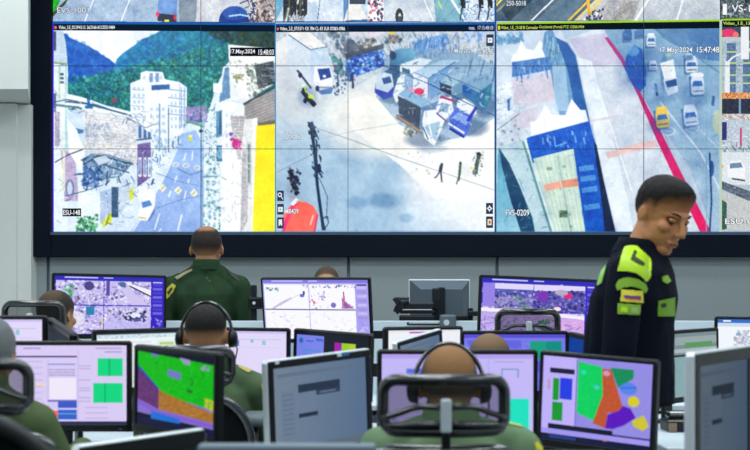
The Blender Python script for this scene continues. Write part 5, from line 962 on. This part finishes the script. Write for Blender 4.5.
chair('nearest chair at lower left, only its broad dark back showing', -.765, 1.98, 6, hz=1.0, bz=1.118, bw=.50, headrest=False, round_back=True)
chair('black chair of the headset operator with a rounded back and grey armrest', -.585, 3.81, 0, hz=1.072, hw=.262, hh=.13, bz=.985, bw=.385, arm=.88, armmat=M_pad, round_back=True, ax=.172, ay=(-.14, .05))
chair('black chair with an arched headrest at the left, before the monitor grid', -1.50, 5.05, 0, hz=1.200, hw=.285, hh=.14, bz=1.08)
chair('empty black chair with an arched headrest in front of the purple street monitor', .68, 5.06, -2, hz=1.165, hw=.292, hh=.14, bz=1.04)
chair('chair of the leaning bald man, hidden low between two monitors', .43, 3.93, 0, hz=.95, bz=.86, headrest=False)

# ---------------------------------------------------------------- people
def ss(a, b, x):
    t = np.clip((x-a)/(b-a), 0, 1); return t*t*(3-2*t)
def head_vols(bm, H, lite=False):
    """H maps head space (x right, y face, z up, origin between the ears) to body space"""
    R = H.to_3x3(); sc = R.col[0].length; Rn = R.normalized()
    def E_(c, r, rot=None): ellipsoid(bm, H @ Vector(c), [v*sc for v in r], 20, Rn @ rot if rot else Rn)
    E_((0, -.014, .034), (.0765, .098, .089)); E_((0, .022, -.032), (.061, .068, .080)); E_((0, .058, -.094), (.030, .028, .022))
    for s in (-1, 1):
        E_((s*.041, .012, -.066), (.021, .036, .030)); E_((s*.040, .060, -.016), (.024, .024, .020))
        E_((s*.0815, -.014, -.002), (.0055, .017, .029), Matrix.Rotation(s*.30, 3, 'Z')); E_((s*.077, -.008, -.006), (.009, .010, .018))
    if not lite:
        capsule(bm, H @ Vector((0, .088, .018)), H @ Vector((0, .110, -.024)), .009*sc, .013*sc, 12); E_((0, .078, .030), (.044, .016, .013)); E_((0, .089, -.061), (.024, .009, .0065)); E_((0, .087, -.072), (.020, .009, .0065))
        for s in (-1, 1): E_((s*.012, .099, -.030), (.009, .010, .008))
def sockets(me, H):
    I = H.inverted()
    for v in me.vertices:
        p = I @ v.co
        if p.y > .04 and abs(p.z) < .12:
            d = 0
            for s in (-1, 1):
                q = math.exp(-(((p.x-s*.031)/.015)**2+((p.z-.010)/.010)**2)); d -= .011*q
            d -= .004*math.exp(-((p.x/.03)**2+((p.z+.0665)/.0022)**2))*1.2
            if d: v.co = H @ (p+Vector((0, d, 0)))
def hair_shell(body, H, style, m, parent, name='hair'):
    me = body; n = len(me.vertices); co_ = np.empty(n*3); me.vertices.foreach_get('co', co_); co_ = co_.reshape(-1, 3)
    I = np.array(H.inverted()); P = co_ @ I[:3, :3].T+I[:3, 3]; x, y, z = P.T
    line = np.interp(y, [-.12, -.06, -.035, -.005, .02, .04, .065, .1], [-.062, -.055, -.03, .004, .0, .026, .062, .070])
    line = line+style.get('front', 0)*ss(.03, .07, y)
    soft = style.get('soft', .03); mask = ss(0, soft, z-line-style.get('rise', 0))*(1-ss(.0795, .084, np.abs(x))*(z < .024)*(np.abs(y+.012) < .024))
    if style.get('crown'):
        cr, cy_ = style['crown'], style.get('cy', -.02); d = np.sqrt(x**2+(y-cy_)**2+((z-style.get('cz', .11))*.9)**2); mask = mask*ss(cr*.55, cr, d)*style.get('side', 1.)+mask*style.get('top', .12)*(1-ss(cr*.55, cr, d))
    mask = mask*(np.abs(z) < .2)*(np.abs(x) < .12)*(np.abs(y) < .16)
    th = .0012+style.get('t', .004)*mask+style.get('tt', 0)*ss(.02, .10, z)*mask*(.45+.85*ss(-.03, .09, y))
    keep = mask > .03; idx = -np.ones(n, int); bm = bmesh.new(); lay = bm.verts.layers.float.new('cover')
    for i in np.nonzero(keep)[0]:
        v = me.vertices[i]; nn = noise.noise(v.co*90)*.0012*(1 if th[i] > .003 else 0)
        q = bm.verts.new(v.co+v.normal*(th[i]+nn)); q[lay] = float(mask[i]*style.get('dens', 1.)); idx[i] = len(bm.verts)-1
    bm.verts.ensure_lookup_table()
    for p in me.polygons:
        vi = [idx[k] for k in p.vertices]
        if min(vi) >= 0: bm.faces.new([bm.verts[k] for k in vi])
    o = bpy.data.meshes.new(name); bm.to_mesh(o); bm.free()
    for p in o.polygons: p.use_smooth = True
    return link_mesh(name, o, m, parent)
def wrinkle(me, amp=.004, f=11., zs=.5):
    ns = [v.normal.copy() for v in me.vertices]
    for v, n_ in zip(me.vertices, ns):
        p = v.co; a = noise.noise(Vector((p.x*f, p.y*f, p.z*f*zs)))+.5*noise.noise(Vector((p.x*f*2.3+5, p.y*f*2.3, p.z*f*1.2)))
        v.co += n_*amp*a
def hand(bm, wrist, d, side, up=Vector((0, 0, 1)), curl=.5):
    """palm and five bent fingers; d = pointing direction, side = +1 right hand, -1 left"""
    d = Vector(d).normalized(); up = Vector(up); x = d.cross(up).normalized(); up = x.cross(d).normalized(); w0 = Vector(wrist)
    for k, L in zip((-1.5, -.5, .5, 1.5), (.066, .076, .080, .062) if side > 0 else (.062, .080, .076, .066)):
        k_x = x*k*.0185; b = w0+d*.085+k_x; capsule(bm, w0+d*.015+k_x*.7, b, .0125, .0105, 8)
        p1 = b+(d*math.cos(curl*.5)-up*math.sin(curl*.5))*L*.48; p2 = p1+(d*math.cos(curl*1.3)-up*math.sin(curl*1.3))*L*.30; p3 = p2+(d*math.cos(curl*1.9)-up*math.sin(curl*1.9))*L*.22
        capsule(bm, b, p1, .0095, .0088, 8); capsule(bm, p1, p2, .0088, .008, 8); capsule(bm, p2, p3, .008, .007, 8)
    s = -side; t0 = w0+d*.03+x*s*.026; t1 = t0+(d*.7+x*s*.7-up*.2)*.04; t2 = t1+(d*.95+x*s*.2-up*.3)*.032
    capsule(bm, t0, t1, .013, .0105, 8); capsule(bm, t1, t2, .0105, .0085, 8)
SKIN = (176, 124, 92)
def person(label, X, Y, yaw, top, pose='sit', skin=SKIN, hairc=(34, 32, 32), style=None, head=(0, 0, 0), hoff=(0, 0), hs=1.0, shirt=(66, 84, 62), trou=(44, 54, 50), lite=True, hip=None, voxel=.0075, sw=.18, drop=.325, stoop=0., slope=0., arms='desk', epaul=None, thick=1., wr=.004, hem=0.):
    t = thing('person', label, 'person', (X, Y, 0), math.radians(yaw), 'seated operators in olive uniforms' if pose == 'sit' else None)
    pitch, hyaw, hroll = head; sit = pose == 'sit'
    hc = Vector((hoff[0], hoff[1], top-.122*hs-(0.012 if pitch else 0)))
    H = Matrix.Translation(hc) @ Matrix.Rotation(math.radians(hyaw), 4, 'Z') @ Matrix.Rotation(math.radians(-pitch), 4, 'X') @ Matrix.Rotation(math.radians(hroll), 4, 'Y') @ Matrix.Scale(hs, 4)
    zs = top-drop; zp = hip if hip else (.607 if sit else .93)
    nb = Vector((0, stoop*.9, zs+.035)); chest = Vector((0, stoop*.6, zs-.13)); pel = Vector((0, -.02, zp)); waist = pel.lerp(chest, .42)+Vector((0, -.005, 0))
    T = thick
    rings = [(pel+Vector((0, 0, -.06)), .10, .08*T), (pel, .158, .115*T), (pel.lerp(waist, .5), .155, .115*T), (waist, .146, .112*T), (waist.lerp(chest, .55), .158, .118*T), (chest, .17, .12*T), (Vector((0, stoop*.8, zs-.04-slope)), sw*.88, .10*T), (Vector((0, stoop*.9, zs+.015-slope*.6)), sw*(.55-slope*3), .075*T), (nb+Vector((0, 0, .02)), .066, .062)]
    bm = bmesh.new(); loft(bm, rings)
    capsule(bm, nb-Vector((0, 0, .03)), H @ Vector((0, -.022, -.045)), .058, .055*hs)
    head_vols(bm, H, lite)
    J = {}
    for s in (-1, 1):
        sh = Vector((s*sw, stoop*.75, zs-.035-slope))
        if arms == 'desk': el = Vector((s*(sw+.05), stoop+.08, zs-.24)); wr_ = Vector((s*.17, .38, .825)); hd = Vector((-s*.15, 1, -.05))
        elif arms == 'lap': el = Vector((s*(sw+.03), stoop, zs-.26)); wr_ = Vector((s*.10, .20, zp+.15)); hd = Vector((-s*.4, 1, -.3))
        elif arms == 'bent': el = Vector((s*(sw+.045), stoop*.5+.0, zs-.30)); wr_ = Vector((s*(sw-.05), .17, zs-.42)); hd = Vector((-s*.3, .9, -.35))
        else: el = Vector((s*(sw+.04), stoop*.7-.02, zs-.29)); wr_ = Vector((s*(sw+.05), (stoop+.05) if not hem else -.05, zs-.53)); hd = Vector((0, .15, -1))
        capsule(bm, sh, el, .048, .039); capsule(bm, el, wr_, .039, .026); hand(bm, wr_, hd, s, up=(0, 0, 1) if arms != 'hang' else (-s, 0, 0), curl=.5)
        hp = Vector((s*.09, -.02, zp-.02))
        if sit: kn = Vector((s*.13, .40, zp-.03)); an = Vector((s*.13, .36, .10))
        else: kn = Vector((s*.10, .01, zp*.53)); an = Vector((s*.10, -.02, .09))
        capsule(bm, hp, kn, .082, .056); capsule(bm, kn, an, .054, .036); capsule(bm, an, an+Vector((0, .13, -.05)), .036, .028)
        J[s] = (sh, el, wr_, hp, kn, an)
    me = remeshed(bm, voxel, 2)
    if not lite: sockets(me, H)
    ms = bpy.data.materials.new('skin_tone'); MATS_sk = mat('skin_%d_%d' % (skin[0], skin[1]), skin, .5, nscale=26, namt=.10, bump=.1, bscale=300); bpy.data.materials.remove(ms)
    bo = link_mesh('body', me, MATS_sk, t)
    # shirt
    g = .012; bm = bmesh.new(); r2 = [(c, rx+g, ry+g) for c, rx, ry in rings[1:]]; r2[0] = (pel+Vector((0, hem*.5, -.0 if hem else -.02)), .168, .128*T+hem*.5)
    if hem: r2[1] = (r2[1][0]+Vector((0, hem*.5, 0)), r2[1][1], r2[1][2]+hem*.5); r2[2] = (r2[2][0]+Vector((0, hem*.35, 0)), r2[2][1], r2[2][2]+hem*.35)
    r2[-1] = (nb+Vector((0, 0, .012)), .080, .076); ellipsoid(bm, nb-Vector((0, 0, .045)), (.10, .085, .07)); loft(bm, r2)
    for s in (-1, 1):
        sh, el, wr_, *_ = J[s]; capsule(bm, sh, el, .064, .053, 20); capsule(bm, el, el.lerp(wr_, .93), .053, .037, 16); capsule(bm, nb+Vector((s*.03, 0, -.025)), sh+Vector((0, 0, .012)), .05, .053, 16)
    sm = remeshed(bm, max(voxel, .007), 4); wrinkle(sm, wr)
    scol = mat('uniform_%d_%d_%d' % shirt, shirt, .85, nscale=9, namt=.2, bump=.25, bscale=420, spec=.15)
    so = link_mesh('shirt', sm, scol, t)
    bm = bmesh.new(); nrm = ((H @ Vector((0, -.02, -.05))-nb).normalized()+Vector((0, 0, 1.2))).normalized(); q = nrm.to_track_quat('Z', 'Y').to_matrix().to_4x4()
    for k in range(1): 
        n = 24; ri = [[bm.verts.new(Matrix.Translation(nb) @ q @ Vector((r*math.cos(2*math.pi*i/n), r*math.sin(2*math.pi*i/n), h_+.008*math.sin(2*math.pi*i/n+math.pi)))) for i in range(n)] for r, h_ in ((.088, -.02), (.078, .015), (.073, .036), (.068, .036), (.070, .0))]
        for a, b in zip(ri, ri[1:]):
            for i in range(n): bm.faces.new((a[i], a[(i+1) % n], b[(i+1) % n], b[i]))
    obj('collar', bm, scol, so, smooth=True)
    # trousers and shoes
    bm = bmesh.new(); loft(bm, [(pel+Vector((0, 0, -.075)), .12, .095), (pel, .166, .124*T), (pel+Vector((0, 0, .05)), .163, .122*T)])
    for s in (-1, 1): sh, el, wr_, hp, kn, an = J[s]; capsule(bm, hp, kn, .092, .068); capsule(bm, kn, an+Vector((0, 0, .0)), .066, .052)
    tm = remeshed(bm, .011, 3); wrinkle(tm, .004); link_mesh('trousers', tm, mat('uniform_%d_%d_%d' % trou, trou, .85, nscale=9, namt=.14, spec=.15), t)
    for s in (-1, 1):
        an = J[s][5]; bm = bmesh.new(); box(bm, an.x-.042, an.x+.042, an.y-.07, an.y+.20, 0, .07, bev=.026, seg=3); cyl(bm, an+Vector((0, -.01, -.06)), an+Vector((0, 0, .06)), .050, .054); obj('shoe', bm, mat('black_leather', (18, 18, 20), .35), t, smooth=True)
    if style is not None: hair_shell(me, H, style, masked_mat('short_hair', skin, hairc), t)
    return t, H, J, so, bo
def place(o, M, t): return o
def headset(t_, H, label, mic=1):
    """worn headset: a thing of its own at the wearer's head"""
    R = t_.matrix_basis.copy(); Wm = Matrix.Translation(t_.location) @ Matrix.Rotation(t_.rotation_euler.z, 4, 'Z') @ H; loc = Wm.translation
    h = thing('headset', label, 'headset', loc, 0, 'headsets worn by the operators'); Q = Matrix.Translation(-loc) @ Wm
    bm = bmesh.new(); tube(bm, [Vector((.098*math.cos(a), -.012, .005+.132*math.sin(a))) for a in np.linspace(.05, math.pi-.05, 26)], .0065, 8, flat=1.8); obj('headband', bm, M_gloss, h, Q, smooth=True)
    for s in (-1, 1):
        bm = bmesh.new(); cyl(bm, (s*.086, -.006, 0), (s*.108, -.006, 0), .036, .031, 24); ellipsoid(bm, (s*.106, -.006, 0), (.012, .030, .030)); obj('ear_cup', bm, M_black, h, Q, smooth=True)
    bm = bmesh.new(); tube(bm, [(mic*.108, 0, -.01), (mic*.112, .03, -.04), (mic*.10, .07, -.075), (mic*.07, .10, -.085)], .0028, 8); obj('microphone_boom', bm, M_black, h, Q, smooth=True)
    bm = bmesh.new(); ellipsoid(bm, (mic*.062, .104, -.086), (.012, .008, .008)); obj('microphone', bm, M_black, h, Q, smooth=True)
    return h
OL = (74, 94, 70)
GREY = (92, 92, 90)
p4, H4, J4, s4, _ = person('seated operator wearing a headset, short black hair and an olive uniform, seen from behind', -.615, 3.99, 0, 1.272, head=(6, 0, 0), hoff=(0, .03), hs=.97, hairc=(20, 20, 22), style=dict(t=.004, tt=.006, soft=.05, rise=.045), shirt=(84, 106, 76), sw=.178, drop=.248, slope=.032, skin=(206, 150, 108))
headset(p4, H4, 'black headset worn by the operator in the middle row')
p6, H6, J6, s6, _ = person('headset operator at front centre with a balding head, behind the ribbed chair headrest', .205, 2.97, 0, 1.172, head=(24, 0, 0), hoff=(0, .075), hairc=(60, 60, 58), style=dict(t=.003, soft=.03, crown=.085, cy=-.08, cz=.06, top=.2, dens=.85), shirt=(112, 138, 104), sw=.185, drop=.238, slope=.012, skin=(160, 114, 70))
headset(p6, H6, 'black headset worn by the balding operator at the front')
person('stooping bald-topped operator just behind the front headset operator', .425, 4.02, 0, 1.166, head=(20, -6, 0), hoff=(0, .06), hairc=(74, 70, 64), style=dict(t=.003, soft=.03, crown=.08, cy=-.065, cz=.08, top=.3, dens=.8), shirt=(80, 96, 74), sw=.17, drop=.30, skin=(146, 112, 78), voxel=.009, arms='lap')
p1 = person('grey-haired man in an olive uniform cut off by the left edge', -1.115, 3.10, -4, 1.25, head=(8, 8, 0), hoff=(-.0, .04), hairc=(112, 116, 118), style=dict(t=.006, tt=.010, soft=.02), shirt=(84, 100, 66), sw=.163, drop=.238, slope=.04)
p2 = person('operator with cropped hair at the left in front of the monitor grid', -1.51, 5.15, -14, 1.327, head=(6, -8, 0), hoff=(.0, .04), hairc=(40, 38, 38), style=dict(t=.003, soft=.05, crown=.07, cy=-.065, cz=.09, top=.85, dens=.95), shirt=(70, 84, 56), sw=.18, drop=.275, skin=(176, 132, 90))
p3 = person('man standing in a dark green uniform with a bald crown, watching the video wall', -.965, 6.30, 0, 1.695, pose='stand', head=(6, 0, 0), hoff=(.0, .02), hs=1.12, hairc=(34, 31, 32), style=dict(t=.003, soft=.06, rise=.012, crown=.058, cy=-.052, cz=.115, top=.05, dens=.95), shirt=(40, 64, 42), trou=(36, 50, 42), sw=.185, drop=.272, slope=.05, arms='hang', wr=.014, voxel=.007, skin=(172, 122, 86))
p5 = person('person mostly hidden behind the bright centre monitor, only a bald brow showing', -.30, 6.85, 180, 1.475, pose='stand', hip=.80, head=(14, 0, 0), hoff=(0, .03), hairc=(60, 52, 46), style=dict(t=.003, soft=.03, rise=.03, dens=.9), shirt=(60, 78, 60), sw=.18, arms='hang', voxel=.01, skin=(196, 150, 112))
# standing officer in dark jacket
YA = -112
NV = (7, 14, 30)
p8, H8, J8, s8, b8 = person('police officer standing in a dark jacket with lime reflective shoulder patches, looking down', .868, 3.80, YA, 1.708, pose='stand', head=(25, -37, -4), hoff=(.008, .122), hs=1.02, hairc=(10, 10, 11), style=dict(t=.004, tt=.019, soft=.065, front=-.028), shirt=NV, trou=(8, 10, 18), sw=.185, drop=.285, stoop=.045, slope=.012, arms='hang', lite=False, voxel=.0046, thick=1.16, wr=.008, hem=.035, skin=(192, 128, 84))
for s in (-1, 1):
    bm = bmesh.new(); ellipsoid(bm, H8 @ Vector((s*.031, .073, .008)), (.0125,)*3); obj('eye', bm, mat('eye_dark', (60, 44, 36), .2), p8, smooth=True)
    bm = bmesh.new(); ellipsoid(bm, H8 @ Vector((s*.031, .0775, .0135)), (.015, .009, .0065), R=H8.to_3x3()); obj('eyelid', bm, MATS['skin_192_128'], p8, smooth=True)
    bm = bmesh.new(); tube(bm, [H8 @ Vector((s*(.014+.034*k/6), .0915-.017*(k/6)**2, .030+.006*math.sin(k/6*2.4))) for k in range(7)], [.002, .003, .0034, .0034, .003, .0024, .0016], 8); obj('eyebrow', bm, mat('brow_black', (24, 20, 18), .8), p8, smooth=True)
bm = bmesh.new(); tube(bm, [H8 @ Vector((.020*(k/4-1) if k < 4 else .020*(k/4-1), .0975-.006*abs(k/4-1)**2, -.0665)) for k in range(9)], .0022, 6); obj('mouth', bm, mat('lip_brown', (120, 66, 56), .5), p8, smooth=True)
bpy.context.view_layer.update()
CAM = Vector((0, 0, ZC))
def patch(name, person_, garment, poly, m, lift=.004, label=None, cell=.6, parent=None):
    """cloth badge following the garment's surface inside the outline poly (photo pixels traced once onto the cloth)"""
    Mw = person_.matrix_basis; Mi = Mw.inverted(); me = garment.data
    if not hasattr(patch, 'c'): patch.c = {}
    if garment.name not in patch.c: patch.c[garment.name] = BVHTree.FromPolygons([Mw @ v.co for v in me.vertices], [tuple(p.vertices) for p in me.polygons])
    bv = patch.c[garment.name]; xs = [p[0] for p in poly]; ys = [p[1] for p in poly]; bm = bmesh.new(); V = {}
    def inside(x, y):
        c = False; n = len(poly)
        for k in range(n):
            (xa, ya), (xb, yb) = poly[k], poly[(k+1) % n]
            if (ya > y) != (yb > y) and x < (xb-xa)*(y-ya)/(yb-ya)+xa: c = not c
        return c
    def vert(i, j):
        if (i, j) in V: return V[(i, j)]
        u, v = min(xs)+i*cell, min(ys)+j*cell; d = Vector(((u-375)/FPX, 1, (YH-v)/FPX)).normalized(); loc, nr, ix, ds = bv.ray_cast(CAM, d, 12)
        r = None
        if loc is not None:
            if nr.dot(d) > 0: nr = -nr
            r = (bm.verts.new(Mi @ (loc+nr*lift)), bm.verts.new(Mi @ (loc+nr*.0005)), ds)
        V[(i, j)] = r; return r
    cells = set(); F = {}
    for i in range(int((max(xs)-min(xs))/cell)+1):
        for j in range(int((max(ys)-min(ys))/cell)+1):
            if inside(min(xs)+(i+.5)*cell, min(ys)+(j+.5)*cell):
                q = [vert(i, j), vert(i, j+1), vert(i+1, j+1), vert(i+1, j)]
                if all(q) and max(a[2] for a in q)-min(a[2] for a in q) < .05: cells.add((i, j)); bm.faces.new([a[0] for a in q])
    for i, j in cells:
        for (di, dj), (a, b) in (((-1, 0), ((i, j), (i, j+1))), ((0, 1), ((i, j+1), (i+1, j+1))), ((1, 0), ((i+1, j+1), (i+1, j))), ((0, -1), ((i+1, j), (i, j)))):
            if (i+di, j+dj) not in cells: bm.faces.new([V[a][0], V[a][1], V[b][1], V[b][0]])
    bmesh.ops.delete(bm, geom=[v for v in bm.verts if not v.link_faces], context='VERTS')
    return obj(name, bm, m, parent or garment, label=label)
def cp(pts, ox, oy, s): return [(ox+x/s, oy+y/s) for x, y in pts]
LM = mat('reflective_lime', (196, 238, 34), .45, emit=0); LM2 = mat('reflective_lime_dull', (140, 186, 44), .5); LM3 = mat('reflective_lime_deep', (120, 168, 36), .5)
g8 = lambda P: cp(P, 590, 230, 4.5)
patch('shoulder_panel', p8, s8, g8([(178, 48), (196, 60), (228, 92), (272, 132), (275, 165), (270, 212), (250, 232), (232, 212), (208, 194), (170, 186), (126, 186), (140, 130), (160, 70)]), LM)
patch('shoulder_emblem', p8, s8, g8([(198, 98), (208, 100), (200, 124), (238, 150), (240, 164), (228, 160), (182, 136)]), mat('emblem_dark', (40, 60, 30), .6), lift=.0065)
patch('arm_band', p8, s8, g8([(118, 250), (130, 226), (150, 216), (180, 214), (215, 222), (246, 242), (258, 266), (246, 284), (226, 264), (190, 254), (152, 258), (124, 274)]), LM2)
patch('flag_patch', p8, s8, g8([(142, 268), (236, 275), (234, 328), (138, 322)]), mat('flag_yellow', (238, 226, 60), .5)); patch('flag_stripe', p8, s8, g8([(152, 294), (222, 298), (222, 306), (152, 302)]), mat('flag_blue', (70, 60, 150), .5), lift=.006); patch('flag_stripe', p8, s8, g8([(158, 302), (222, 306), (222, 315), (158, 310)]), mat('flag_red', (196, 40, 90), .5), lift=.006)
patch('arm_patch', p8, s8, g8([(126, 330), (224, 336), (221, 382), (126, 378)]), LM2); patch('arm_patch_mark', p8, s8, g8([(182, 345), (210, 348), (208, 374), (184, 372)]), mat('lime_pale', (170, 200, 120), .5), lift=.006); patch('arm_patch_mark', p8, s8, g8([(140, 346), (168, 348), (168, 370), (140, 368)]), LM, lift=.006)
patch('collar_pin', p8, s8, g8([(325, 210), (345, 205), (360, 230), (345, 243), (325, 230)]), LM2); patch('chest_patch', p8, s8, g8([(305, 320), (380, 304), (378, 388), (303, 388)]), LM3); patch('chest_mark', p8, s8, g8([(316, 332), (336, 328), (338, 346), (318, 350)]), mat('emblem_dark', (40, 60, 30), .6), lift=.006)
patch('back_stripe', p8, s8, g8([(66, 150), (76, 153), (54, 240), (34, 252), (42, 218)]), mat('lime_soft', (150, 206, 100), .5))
g3 = lambda P: cp(P, 130, 220, 3.75)
patch('shield_patch', p3[0], p3[3], g3([(128, 292), (138, 258), (158, 238), (172, 246), (160, 272), (134, 302)]), mat('badge_yellow', (206, 196, 70), .6)); patch('shield_mark', p3[0], p3[3], g3([(142, 270), (156, 252), (160, 258), (146, 282)]), mat('badge_dark', (52, 60, 40), .6), lift=.006, label='dark emblem')
patch('epaulette', p3[0], p3[3], g3([(168, 216), (204, 196), (232, 184), (234, 192), (206, 206), (178, 224)]), mat('epaulette_tan', (150, 140, 104), .6)); patch('epaulette', p3[0], p3[3], g3([(362, 186), (374, 190), (410, 226), (408, 232), (372, 204)]), mat('epaulette_dark', (34, 36, 30), .6))
g4 = lambda P: cp(P, 120, 320, 3.46)
patch('epaulette', p4, s4, g4([(410, 158), (448, 170), (452, 178), (444, 184), (410, 166)]), mat('epaulette_gold', (190, 170, 90), .6)); patch('arm_patch', p4, s4, g4([(488, 226), (494, 224), (508, 246), (502, 254), (492, 240)]), mat('badge_bright', (230, 216, 50), .6))
patch('epaulette', p6, s6, [(508, 422.5), (515, 421.2), (525, 424), (525.6, 427.6), (519, 427), (508, 424.6)], mat('epaulette_lime', (186, 200, 104), .6)); patch('arm_patch', p6, s6, [(534.5, 443), (537, 442.4), (541.6, 447.6), (541, 452), (536, 452)], mat('badge_bright', (230, 216, 50), .6))
patch('epaulette', p1[0], p1[3], [(36, 397.4), (38, 396.8), (49, 402), (50, 404.4), (44, 404.6), (38, 400.6)], mat('badge_gold', (222, 204, 80), .6)); patch('epaulette', p2[0], p2[3], [(70, 328), (73, 327.6), (88, 334.6), (88, 336.4), (84, 335.8), (71, 330)], mat('epaulette_tan', (150, 140, 104), .6))
